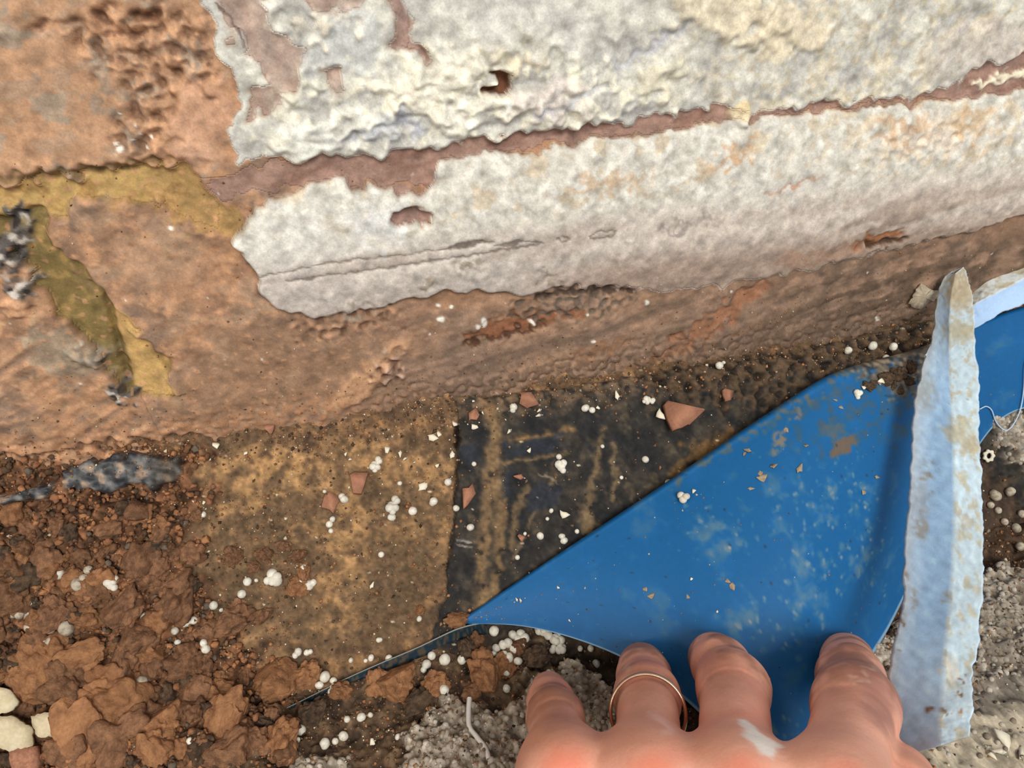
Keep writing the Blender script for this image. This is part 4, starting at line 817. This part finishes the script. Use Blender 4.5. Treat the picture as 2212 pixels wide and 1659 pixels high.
# --- beads (pixel x, y, radius)
B_PILE = [(41, 1227, 8), (31, 1243, 7), (122, 1239, 10), (62, 1177, 4), (5, 1303, 7), (72, 1303, 8), (314, 1327, 8), (291, 1311, 6), (388, 1308, 7), (406, 1342, 8), (415, 1340, 7), (398, 1346, 6), (377, 1361, 7), (460, 1309, 8), (475, 1318, 4), (485, 1330, 6), (483, 1344, 6), (444, 1385, 7), (447, 1396, 8), (388, 1388, 6), (321, 1397, 8), (302, 1405, 8), (285, 1411, 9), (144, 1337, 10), (413, 1598, 6), (470, 1622, 6), (480, 1622, 6), (329, 1460, 7), (343, 1443, 7), (436, 1114, 6), (326, 1472, 6)]
B_PILEG = [(22, 1327, 8), (33, 1329, 8), (43, 1326, 8), (69, 1327, 8), (81, 1313, 8), (70, 1345, 10), (96, 1371, 10), (91, 1385, 8), (111, 1386, 10), (106, 1361, 8), (147, 1361, 14), (307, 1477, 11), (58, 1330, 7), (190, 1230, 8), (180, 1250, 10), (165, 1262, 12), (120, 1290, 8), (250, 1330, 8), (270, 1400, 9)]
B_SAND = [(535, 1256, 8), (521, 1284, 8), (552, 1253, 4), (658, 1227, 8), (652, 1253, 7), (667, 1261, 10), (676, 1258, 7), (715, 1121, 6), (714, 1132, 7), (717, 1147, 5), (849, 1116, 8), (823, 1198, 6), (743, 1078, 9), (735, 1074, 7), (937, 1081, 8), (930, 1085, 6), (968, 1042, 8), (985, 1095, 7), (893, 1104, 9), (907, 1335, 6), (592, 1435, 9), (605, 1430, 6), (640, 1407, 8), (636, 1415, 6), (662, 1407, 6), (674, 1407, 5), (816, 1380, 5), (822, 1381, 4), (837, 1423, 8), (801, 1423, 7), (787, 1428, 4), (756, 1426, 5), (700, 1060, 4), (860, 1040, 5)]
B_MEM = [(1017, 1135, 8), (1190, 1104, 5), (1168, 1155, 8), (1217, 1166, 8), (1214, 1155, 7), (1245, 1147, 5), (1116, 1202, 5), (1109, 876, 8), (1108, 886, 6), (1205, 987, 6), (1392, 990, 7), (1260, 883, 9), (1279, 889, 7), (1078, 810, 7), (1554, 788, 8), (1827, 758, 8), (1881, 745, 9), (1925, 745, 8), (1911, 770, 7), (1021, 1001, 5), (1134, 1150, 4), (1180, 1120, 4), (1300, 960, 4), (1560, 780, 4), (1340, 1030, 4)]
B_FLOOR = [(700, 1462, 10), (694, 1481, 8), (723, 1472, 7), (724, 1484, 7), (715, 1498, 8), (650, 1575, 10), (633, 1567, 5), (700, 1606, 10), (737, 1592, 9), (728, 1600, 6), (782, 1549, 8), (800, 1545, 5), (931, 1416, 8), (924, 1436, 9), (959, 1426, 11), (996, 1427, 9), (914, 1447, 6), (956, 1464, 7), (963, 1491, 10), (1094, 1459, 7), (1094, 1486, 8), (750, 1550, 6), (640, 1600, 6), (860, 1590, 6), (1286, 1436, 8), (1250, 1400, 6), (1275, 1395, 7)]
B_WHITE = [(1068, 1364, 10), (1107, 1371, 9), (1120, 1366, 9), (1131, 1375, 10), (1115, 1382, 9), (1085, 1395, 9), (1071, 1402, 9), (1098, 1391, 9), (1107, 1400, 9), (1087, 1412, 9), (1077, 1423, 8), (1104, 1423, 10), (1115, 1426, 9), (1128, 1399, 8), (1097, 1433, 7), (1066, 1412, 6)]
B_RIGHT = [(2176, 1063, 9), (2148, 1074, 9), (2140, 1066, 7), (2150, 1100, 6), (2165, 1128, 6), (2200, 1105, 7), (2135, 1090, 6), (2190, 1140, 8), (1893, 1395, 7), (1905, 1370, 6), (2205, 1180, 8)]
def beads(lst, mat, surf, label, group, sq=1.0):
    for (x, y, r) in lst: put('polystyrene_bead', BEADS[rnd.randrange(5)], mat, x, y, r*1.05, surf, .18, (1, rnd.uniform(.85, 1.1), .92), label=label, cat='bead', group=group)
beads(B_PILE, M_BEAD, GROUND, 'cream white polystyrene bead lying loose on the red-brown rubble heap', 'clean beads on the rubble heap')
beads(B_PILEG, M_BEADG, GROUND, 'dusty greyish polystyrene bead half buried in the red-brown rubble heap', 'dusty beads in the rubble heap')
beads(B_SAND, M_BEAD, GROUND, 'cream polystyrene bead on the sandy dust left of the black membrane', 'beads on the sandy dust')
beads(B_MEM, M_BEAD, GROUND, 'white polystyrene bead on the black membrane below the wall', 'beads on the black membrane')
beads(B_FLOOR, M_BEAD, GROUND, 'white polystyrene bead on the dark soil between sheet and grey screed', 'beads on the dark soil')
beads(B_WHITE, M_BEAD, GROUND, 'bright white bead in the tight bunch under the blue sheet edge', 'bunch of beads under the sheet edge')
beads(B_RIGHT, M_BEADG, GROUND, 'greyish polystyrene bead in the dark gap right of the foam strip', 'beads right of the foam strip')
for (x, y, r, surf, lb) in ((240, 1263, 17, GROUND, 'fused white bead lump on the rubble heap at the left'), (603, 1242, 22, GROUND, 'largest fused bead lump on the sandy dust'), (843, 1088, 18, GROUND, 'fused white bead lump on the ochre dust above the middle'), (1208, 1000, 17, GROUND, 'fused white bead lump in the middle of the black membrane'), (1440, 1040, 13, GROUND, 'greyish fused bead lump at the blue fold edge'), (1470, 1074, 15, SHEET, 'fused white bead lump on the blue sheet near its fold'), (1849, 849, 11, SHEET, 'single creamy bead lump near the top of the blue sheet'), (808, 1000, 15, GROUND, 'flat white bead lump under the brown brick foot'), (1396, 863, 12, GROUND, 'pinkish white crumb on the membrane top beside a brick chip')):
    put('bead_cluster', LUMPS[rnd.randrange(4)], M_BEAD if 'grey' not in lb else M_BEADG, x, y, r, surf, .2, (1, 1, .9), label=lb, cat='bead lump')
for (x, y, r) in ((1160, 1362, 15), (1182, 1372, 17), (1197, 1390, 18), (1203, 1406, 15), (1172, 1352, 12)):
    put('foam_crumb', LUMPS[rnd.randrange(4)], M_BEAD, x, y, r, GROUND, .15, (1, 1, 1), label='bright white torn foam lump beside the little fingertip', cat='foam crumb', group='white foam lumps under the sheet edge')
# --- clods of old mortar
big = [(88, 1440, 56, 'O'), (60, 1475, 44, 'O'), (132, 1480, 44, 'C'), (228, 1520, 70, 'O'), (190, 1580, 78, 'O'), (262, 1600, 60, 'C'), (350, 1570, 44, 'O'), (330, 1620, 40, 'O'), (498, 1555, 55, 'O'), (500, 1620, 50, 'C'), (612, 1600, 44, 'O'), (560, 1610, 36, 'C'), (590, 1472, 46, 'O'), (660, 1462, 34, 'O'), (862, 1482, 44, 'O'), (815, 1478, 30, 'O'), (1040, 1462, 52, 'O'), (1085, 1440, 30, 'O'), (940, 1480, 30, 'O'), (738, 1492, 24, 'O'), (460, 1500, 40, 'O'), (420, 1490, 34, 'C'), (165, 1420, 44, 'O'), (260, 1450, 46, 'C'), (395, 1540, 32, 'C'), (985, 1338, 26, 'O'), (270, 1300, 44, 'C'), (390, 1295, 48, 'C'), (20, 1275, 52, 'C'), (505, 1345, 40, 'C'), (440, 1440, 34, 'C'), (300, 1370, 40, 'C'), (120, 1320, 36, 'C'), (180, 1330, 30, 'O'), (1020, 1500, 22, 'C'), (300, 1430, 36, 'O'), (150, 1640, 46, 'C'), (420, 1620, 40, 'D'), (680, 1540, 36, 'D'), (900, 1520, 32, 'D'), (1150, 1420, 30, 'D'), (1120, 1400, 24, 'C'), (1010, 1400, 24, 'D'), (1030, 1385, 20, 'C'), (566, 1196, 20, 'C'), (612, 1178, 17, 'C'), (640, 1204, 18, 'C'), (648, 1262, 26, 'O'), (655, 1232, 20, 'O'), (548, 1222, 16, 'C'), (500, 1200, 22, 'C'), (560, 1330, 22, 'C'), (515, 1310, 26, 'C'), (425, 1110, 16, 'C'), (905, 1318, 12, 'O')]
MATS = {'O': M_CLODO, 'C': M_CLOD, 'D': M_CLODD}
zone = lambda x, y_=1500: 'at the left edge of the heap' if x < 220 else 'in the middle of the heap' if x < 480 else 'on the sandy dust' if y_ < 1400 and x < 950 else 'between heap and blue flap' if x < 760 else 'on the soil beside the grey screed'
tone = {'O': 'orange-tan', 'C': 'brown', 'D': 'dark earthy'}
ORD = ['leftmost', 'second from the left', 'third from the left', 'fourth from the left', 'fifth from the left', 'sixth from the left', 'seventh from the left', 'eighth from the left', 'ninth from the left', 'tenth from the left']
seen_ = {}
for (x, y, r, m) in sorted(big):
    kz = (m, zone(x, y)); seen_[kz] = seen_.get(kz, -1)+1
    put('mortar_clod', CLODS[rnd.randrange(8)], MATS[m], x, y, r*.86, GROUND, .34, (1, rnd.uniform(.7, 1), rnd.uniform(.55, .8)), tilt=.5, label='big %s clod %s, %s' % (tone[m], zone(x, y), ORD[seen_[kz]]), cat='clod', group='large mortar clods')
siz = lambda r: 'tiny' if r < 11 else 'small' if r < 17 else 'medium'
where = lambda x, y: ('far left ' if x < 150 else 'mid-heap ' if x < 330 else 'heap right side ')+('just below the slate' if y < 1200 else 'level with the bead lumps' if y < 1350 else 'above the big tan clods' if y < 1480 else 'among the lowest big clods')
cnt = 0
for k in range(2000):
    x = rs.uniform(-30, 640); y = rs.uniform(1040, 1660)
    if y < 1090+max(0, x-330)*.9 or x > 430+max(0, (y-1280))*.7: continue
    r = rs.choice([9, 12, 15, 18, 22, 27, 32], p=[.2, .24, .22, .16, .1, .06, .02])
    m = rs.choice(['C', 'D', 'O'], p=[.6, .22, .18]); cnt += 1
    put('mortar_crumb', CRUMB[rnd.randrange(8)], MATS[m], x, y, r, GROUND, .3, (1, rnd.uniform(.65, 1), rnd.uniform(.55, .9)), tilt=.8, label='%s %s mortar crumb %s' % (siz(r), tone[m], where(x, y)), cat='crumb', group='%s %s crumbs %s' % (siz(r), tone[m], where(x, y)))
    if cnt >= 290: break
# --- brick chips, paint flakes
chips = [(1140, 862, 24, M_BRK, 'flat pink brick chip beneath the wall foot'), (1115, 1026, 13, M_BRK, 'small pink brick chip in the middle of the membrane'), (1472, 872, 46, M_BRK, 'largest red brick piece on the membrane near the blue fold'), (1562, 842, 18, M_BRK, 'thin triangular brick chip right of the largest red piece'), (1004, 1072, 30, M_BRK, 'orange brick piece at the left edge of the membrane'), (774, 1040, 30, M_BRK, 'dark red square brick piece on the ochre dust'), (716, 1082, 22, M_BRK, 'orange brick chip beside twin beads on the dust'), (1018, 898, 16, M_BRK, 'rounded pink chip above the membrane corner'), (1124, 1160, 10, M_BRK, 'tiny orange chip low on the membrane'), (1198, 1195, 16, M_CLODO, 'orange crumb tucked against the blue fold'), (285, 1110, 30, M_CLOD, 'upright brown brick shard in the rubble'), (580, 925, 14, M_BRK, 'small brick chip at the brown brick foot')]
for (x, y, r, m, lb) in chips: put('brick_chip', CHIPS[rnd.randrange(8)], m, x, y, r, GROUND, .1, (1, .8, 1), label=lb, cat='brick chip')
flk = [(1167, 886, 9), (1165, 902, 10), (1021, 922, 10), (975, 915, 9), (1102, 934, 10), (937, 941, 12), (945, 944, 8), (837, 972, 10), (863, 984, 9), (878, 994, 8), (896, 996, 5), (980, 980, 9), (910, 1048, 12), (944, 1006, 6), (1143, 970, 7), (1330, 850, 12), (1423, 895, 14), (1218, 1112, 13), (806, 1262, 9), (745, 980, 5), (757, 992, 4), (1020, 868, 4), (1044, 890, 5), (807, 1604, 9), (1290, 880, 6), (155, 962, 8), (470, 964, 10), (530, 976, 5), (450, 990, 5), (420, 1082, 5), (444, 1080, 5)]
fz = lambda x, y: 'on the dark soil' if y > 1500 else 'at the foot of the left brick' if x < 600 else 'on the sandy dust' if x < 985 else 'on the membrane near its left corner' if x < 1110 else 'on the membrane, middle and right'
for (x, y, r) in flk: put('paint_flake', CHIPS[rnd.randrange(8)], M_FLK, x, y, r, GROUND, 0, (1, .7, 1), label='small white paint flake '+fz(x, y), cat='paint flake', group='white flakes '+fz(x, y))
for (x, y, r) in ((1613, 973, 12), (1600, 966, 8), (1665, 1009, 12), (1649, 1034, 13), (1640, 1020, 7), (1620, 1055, 8), (1730, 1010, 14), (1405, 1286, 9), (1395, 1270, 7), (1580, 1266, 9), (1572, 1258, 7), (1486, 1288, 6), (1735, 960, 8), (1890, 1030, 8), (1860, 1060, 8), (1690, 920, 7), (1800, 860, 6), (1815, 880, 6), (1930, 800, 9), (1890, 810, 9), (1945, 800, 8)):
    put('dust_flake', CHIPS[rnd.randrange(8)], M_TAN, x, y, r, SHEET, 0, (1, .7, .3), label='tan crust flake stuck on the blue sheet', cat='flake', group='tan flakes on the blue sheet')
for (x, y, r) in ((1123, 1299, 7), (1117, 1294, 5), (1230, 1343, 4), (1493, 1250, 4), (1545, 1321, 3), (1496, 1062, 6), (1841, 818, 6), (1209, 1266, 4), (1890, 812, 8), (1913, 818, 7)):
    put('paint_flake', CHIPS[rnd.randrange(8)], M_FLK, x, y, r, SHEET, 0, (1, .75, .8), label='tiny white flake resting on the blue sheet', cat='paint flake', group='white flakes on the blue sheet')
for (x, y, r) in ((2180, 1600, 20), (2165, 1630, 16), (2140, 1620, 14), (2175, 1645, 18), (2120, 1610, 12), (2200, 1625, 14), (2150, 1590, 9)):
    put('paint_flake', CHIPS[rnd.randrange(8)], M_FLK, x, y, r, GROUND, 0, (1, .6, .8), label='white flake on the pale screed at lower right', cat='paint flake', group='white flakes on the pale screed')
def outline(pts, step, jag):
    p = np.asarray(pts, float); q = []
    for a, b in zip(p, np.roll(p, -1, 0)):
        m = max(2, int(np.hypot(*(b-a))/step)); q += [a+(b-a)*k/m+rs.uniform(-jag, jag, 2)*(k > 0) for k in range(m)]
    return np.array(q)
M_PLA = mat_surface('cream_plaster', color=(212, 198, 166), second=(196, 180, 146), grain=1200, grain_amt=.1, bump=.4, bump_dist=.0003, spec=.1)
def plate(name, pts, lift_, th, mat, label, cat, jag=2.0):     # a broken piece with its own outline and thickness
    q = outline(pts, 7, jag); m = len(q); c = q.mean(0)
    ctr = at(c[0], c[1], base_dist(*c)-lift_); nrm = np.array([.1*rs.randn(), -.55, .83]); nrm /= np.linalg.norm(nrm)
    def flat(x, y): d = ray(x, y); t = ((ctr-CAM)@nrm)/(d@nrm); return CAM+d*t
    top = np.array([flat(*x) for x in q]); mid_ = ctr+(top-ctr)*.55+nrm*rs.uniform(-.1, .15, (m, 1)); bot = top-nrm*th+rs.uniform(-.2, .2, (m, 3))
    V = np.vstack([top, mid_, [ctr+nrm*.1], bot, [ctr-nrm*th]]); Fa = []
    for i in range(m):
        j = (i+1) % m; b0 = 2*m+1; Fa += [(i, j, m+j), (i, m+j, m+i), (m+i, m+j, 2*m), (i, b0+i, b0+j), (i, b0+j, j), (b0+j, b0+i, b0+m)]
    return tag(obj(name, mesh_data(name, V, np.array(Fa), mat, smooth=False)), label, cat)
plate('plaster_piece', [(-25, 1545), (30, 1548), (68, 1572), (70, 1612), (20, 1624), (-25, 1606)], 15, 2.2, M_PLA, 'cream plaster slab at the bottom left corner', 'plaster piece')
plate('plaster_piece', [(66, 1547), (130, 1531), (128, 1560), (142, 1590), (82, 1592), (70, 1570)], 13, 1.8, M_PLA, 'white angular plaster piece wedged beside the tan clods', 'plaster piece')
plate('plaster_piece', [(-25, 1476), (20, 1490), (38, 1515), (22, 1535), (-25, 1548)], 13, 1.8, M_PLA, 'white plaster piece above the cream slab at left edge', 'plaster piece')
plate('brick_chip', [(18, 1622), (74, 1612), (82, 1650), (70, 1680), (26, 1680)], 12, 5, M_BRK, 'orange brick lump under the cream plaster slab', 'brick chip')
M_GRY = mat_surface('grey_plaster_crust', color=(186, 172, 150), second=(160, 146, 124), grain=1300, grain_amt=.15, bump=.4, bump_dist=.0003, spec=.1)
def crust(pts, off, label):
    q = outline(pts, 5, 3); m = len(q); c = q.mean(0); wp = lambda x, y, o: at(x, y, np.linalg.norm(WALL(x, y)[0]-CAM)-o)
    V = np.vstack([[wp(*x, off+rs.uniform(0, .5)) for x in q], [wp(*(c+(x-c)*.5), off+.8+rs.uniform(-.4, .4)) for x in q], [wp(*c, off+1)], [wp(*x, -1.0) for x in q]]); Fa = []
    for i in range(m):
        j = (i+1) % m; Fa += [(i, j, m+j), (i, m+j, m+i), (m+i, m+j, 2*m), (i, 2*m+1+i, 2*m+1+j), (i, 2*m+1+j, j)]
    tag(obj('plaster_crust', mesh_data('plaster_crust', V, np.array(Fa), M_GRY, smooth=False)), label, 'plaster crust')
crust([(1962, 656), (1978, 630), (1990, 612), (2005, 622), (2030, 628), (2040, 645), (2012, 650), (1996, 664), (1980, 668)], 1.2, 'ragged grey plaster crust left of the foam strip top')
# white plastic ring right of the strip
P, N = GROUND(2131, 984); a = np.cross(N, C_R); a /= np.linalg.norm(a); b = np.cross(N, a); rv = []
for t in np.linspace(0, 2*math.pi, 40, endpoint=False):
    w_ = 1+.12*math.sin(t*7)
    for (rr, hh) in ((1.0, .2), (1.0, 1.0), (2.0*w_, 1.0), (2.1*w_, .2)): rv.append(P+N*(hh+.5)+(a*math.cos(t)+b*math.sin(t))*rr)
i0 = np.arange(40)[:, None]; j0 = np.arange(4)[None, :]
o = obj('plastic_washer', mesh_data('plastic_washer', np.array(rv), np.stack([i0*4+j0, i0*4+(j0+1) % 4, ((i0+1) % 40)*4+(j0+1) % 4, ((i0+1) % 40)*4+j0], -1).reshape(-1, 4), M_FLK)); tag(o, 'small cream ring with a hole beside the foam strip', 'ring')
# threads
def tube(name, pts3, r, mat):
    p = smooth_path(pts3, 80); V = []; T = np.gradient(p, axis=0)
    for q, t in zip(p, T):
        t = t/np.linalg.norm(t); e = np.cross(t, C_F+.01); e /= np.linalg.norm(e); f_ = np.cross(t, e)
        rr = r if np.isscalar(r) else None
        for k in range(6): V.append(q+(e*math.cos(k*math.pi/3)+f_*math.sin(k*math.pi/3))*r)
    i0 = np.arange(79)[:, None]; j0 = np.arange(6)[None, :]
    return obj(name, mesh_data(name, np.array(V), np.stack([i0*6+j0, i0*6+(j0+1) % 6, (i0+1)*6+(j0+1) % 6, (i0+1)*6+j0], -1).reshape(-1, 4), mat))
M_THR = mat_surface('pale_blue_thread', color=(186, 208, 226), grain=900, grain_amt=.05, bump=0)
th = [(2116, 884), (2130, 878), (2142, 886), (2150, 908), (2162, 924), (2176, 929), (2190, 915), (2204, 885), (2211, 845), (2214, 800), (2218, 770)]
t_ = tube('thread', np.array([at(x, y, (np.linalg.norm(SHEET(x, y)[0]-CAM) if y < 900 else base_dist(x, y)-4)-1.2) for x, y in th]), .22, M_THR); tag(t_, 'fine pale thread looping over the dark blue sheet right of the foam', 'thread')
M_FIB = mat_surface('white_fibre', color=(216, 210, 200), grain=900, grain_amt=.05, bump=0)
t_ = tube('plastic_fibre', np.array([at(x, y, base_dist(x, y)-4.5) for x, y in ((1014, 1508), (1012, 1540), (1014, 1570), (1030, 1592), (1048, 1616), (1056, 1640))]), .7, M_FIB); tag(t_, 'white plastic fibre standing on the grey screed', 'fibre')
# --- grit nobody could count
def scatter(name, pts, sizes, cols, mat, parent=None, label=None):
    oc = np.array([(1, 0, 0), (-1, 0, 0), (0, 1, 0), (0, -1, 0), (0, 0, 1), (0, 0, -1)], float); of = np.array([(0, 2, 4), (2, 1, 4), (1, 3, 4), (3, 0, 4), (2, 0, 5), (1, 2, 5), (3, 1, 5), (0, 3, 5)])
    n_ = len(pts); A = rs.randn(n_, 3, 3); Q = np.linalg.qr(A)[0]; sc_ = sizes[:, None, None]*(1+.5*rs.rand(n_, 1, 3)*np.array([1.2, .6, .4]))
    V = (oc[None]*(.55+.6*rs.rand(n_, 6, 1)))*sc_; V = np.einsum('nij,nkj->nki', Q, V)+pts[:, None, :]
    Fa = (of[None]+np.arange(n_)[:, None, None]*6).reshape(-1, 3)
    o = obj(name, mesh_data(name, V.reshape(-1, 3), Fa, mat, np.repeat(cols, 6, 0), smooth=False), parent); o['kind'] = 'stuff'
    if label: o['label'] = label
    return o
vx, vy, vd = project(groundV); vis = np.nonzero((vx > -60) & (vx < 2280) & (vy > 600) & (vy < 1720))[0]
wgt = np.ones(len(vis)); X, Y = vx[vis], vy[vis]
dens = .25+1.6*(np.abs(Y-(1000-.155*X)-35) < 45)+.9*((X < 640) & (Y > 1060))+.7*(G.py[vis] > crease[vis])+.5*((X > 560) & (X < 1000))
dens *= np.where(MEM[vis] > .5, .55, 1)*np.where(SL[vis] > .3, .3, 1); dens /= dens.sum()
pick = rs.choice(vis, 15000, p=dens, replace=False)
pal = np.array([(150, 104, 70), (120, 92, 66), (92, 74, 56), (160, 118, 82), (196, 178, 148), (70, 56, 44)]); ci = rs.choice(6, 15000, p=[.27, .25, .18, .16, .05, .09])
sz = .12+.55*rs.rand(15000)**3
M_GRIT = mat_surface('grit', grain=1500, grain_amt=.2, bump=.2, bump_dist=.0002, spec=.15)
tag(scatter('loose_grit', groundV[pick]+_gn[pick]*.1, sz, lin(pal[ci]*rs.uniform(.8, 1.15, (15000, 1))), M_GRIT, pl), 'loose brown grit and dust', kind='stuff')
pick = rs.choice(vis, 1500, p=dens, replace=False)
tag(scatter('white_specks', groundV[pick]+_gn[pick]*.15, .1+.22*rs.rand(1500)**2, lin(np.tile((232, 220, 196), (1500, 1))), M_GRIT, pl), 'tiny white paint specks', kind='stuff')
# crumbs clinging to the wall face
wx, wy, _ = project(wallV); wv = np.nonzero((wx > -40) & (wx < 2260) & (wy > 350) & (wy < 1020) & (np.maximum(coatU, coatL) < .3))[0]
wd = .2+2*sstep(wy[wv]-(1000-.155*wx[wv]), -130, 0); wd /= wd.sum(); pick = rs.choice(wv, 2200, p=wd, replace=False); ci = rs.choice(6, 2200, p=[.3, .2, .1, .25, .1, .05])
g_ = scatter('wall_grit', wallV[pick]+_wn[pick]*.08, .08+.3*rs.rand(2200)**2.5, lin(pal[ci]), M_GRIT, wall)
sp_ = np.nonzero((np.tile(np.arange(NT), NS) > NT*.36) & (spx < 2230) & (spy < 1620))[0]; pick = rs.choice(sp_, 420, replace=False); ci = rs.choice(6, 420, p=[.2, .2, .15, .1, .3, .05])
scatter('sheet_grit', sheetV[pick]+_sn[pick]*.15, .08+.28*rs.rand(420)**2.5, lin(pal[ci]), M_GRIT, sheet)
# polystyrene aggregate set in the screed
sv_ = vis[scr[vis] > .55]; pick = rs.choice(sv_, 1500, replace=False); Vb, Fb = I2
rr = .35+.65*rs.rand(1500); Vs = (Vb[None]*rr[:, None, None]+(groundV[pick]-_gn[pick]*rr[:, None]*.35)[:, None, :]).reshape(-1, 3); Fs = (Fb[None]+(np.arange(1500)*len(Vb))[:, None, None]).reshape(-1, 3)
cb = lin(np.array([(190, 180, 164), (164, 152, 136), (140, 126, 108)])[rs.choice(3, 1500, p=[.3, .4, .3])])
o = obj('set_beads', mesh_data('set_beads', Vs, Fs, M_GRIT, np.repeat(cb, len(Vb), 0)), sc_o); o['kind'] = 'stuff'

# the finer rubble between the clods
hv_ = vis[(RUB[vis] > .4) & (SL[vis] < .2)]; NR = 3000; pick = rs.choice(hv_, NR); Vc, Fc = I2; lump = 1+.3*fbm3(Vc*2.1, 2, 3)
rr = .35+.95*rs.rand(NR)**1.8; A = np.linalg.qr(rs.randn(NR, 3, 3))[0]; sq_ = rs.uniform(.6, 1.1, (NR, 1, 3)); ds = rs.uniform(.75, 1.25, (NR, len(Vc), 1))
Vs = np.einsum('nij,nkj->nki', A, (Vc*lump[:, None])[None]*ds*sq_)*rr[:, None, None]+(groundV[pick]+_gn[pick]*(rs.rand(NR, 1)*1.6-.2))[:, None, :]
Fs = (Fc[None]+(np.arange(NR)*len(Vc))[:, None, None]).reshape(-1, 3)
cb = lin(np.array([(142, 98, 68), (116, 82, 58), (86, 66, 50), (166, 116, 78), (104, 92, 78)])[rs.choice(5, NR, p=[.34, .28, .16, .14, .08])])
o = obj('fine_rubble', mesh_data('fine_rubble', Vs.reshape(-1, 3), Fs, M_GRIT, np.repeat(cb, len(Vc), 0), smooth=False), pl); o['kind'] = 'stuff'

for k, (x, y, r) in enumerate(((1868, 772, 16), (1890, 790, 12), (1912, 778, 15), (1935, 800, 14), (1950, 770, 13), (1905, 812, 9), (1960, 820, 10), (1925, 830, 8), (1876, 806, 8), (1848, 792, 10), (1944, 842, 8))):
    put('soil_crumb', CRUMB[k % 8], M_CLODD, x, y, r, SHEET, .3, (1, .8, .6), tilt=.6, label='dark soil crumb on the dirty top of the blue sheet by the foam', cat='crumb', group='soil crumbs on the sheet top')
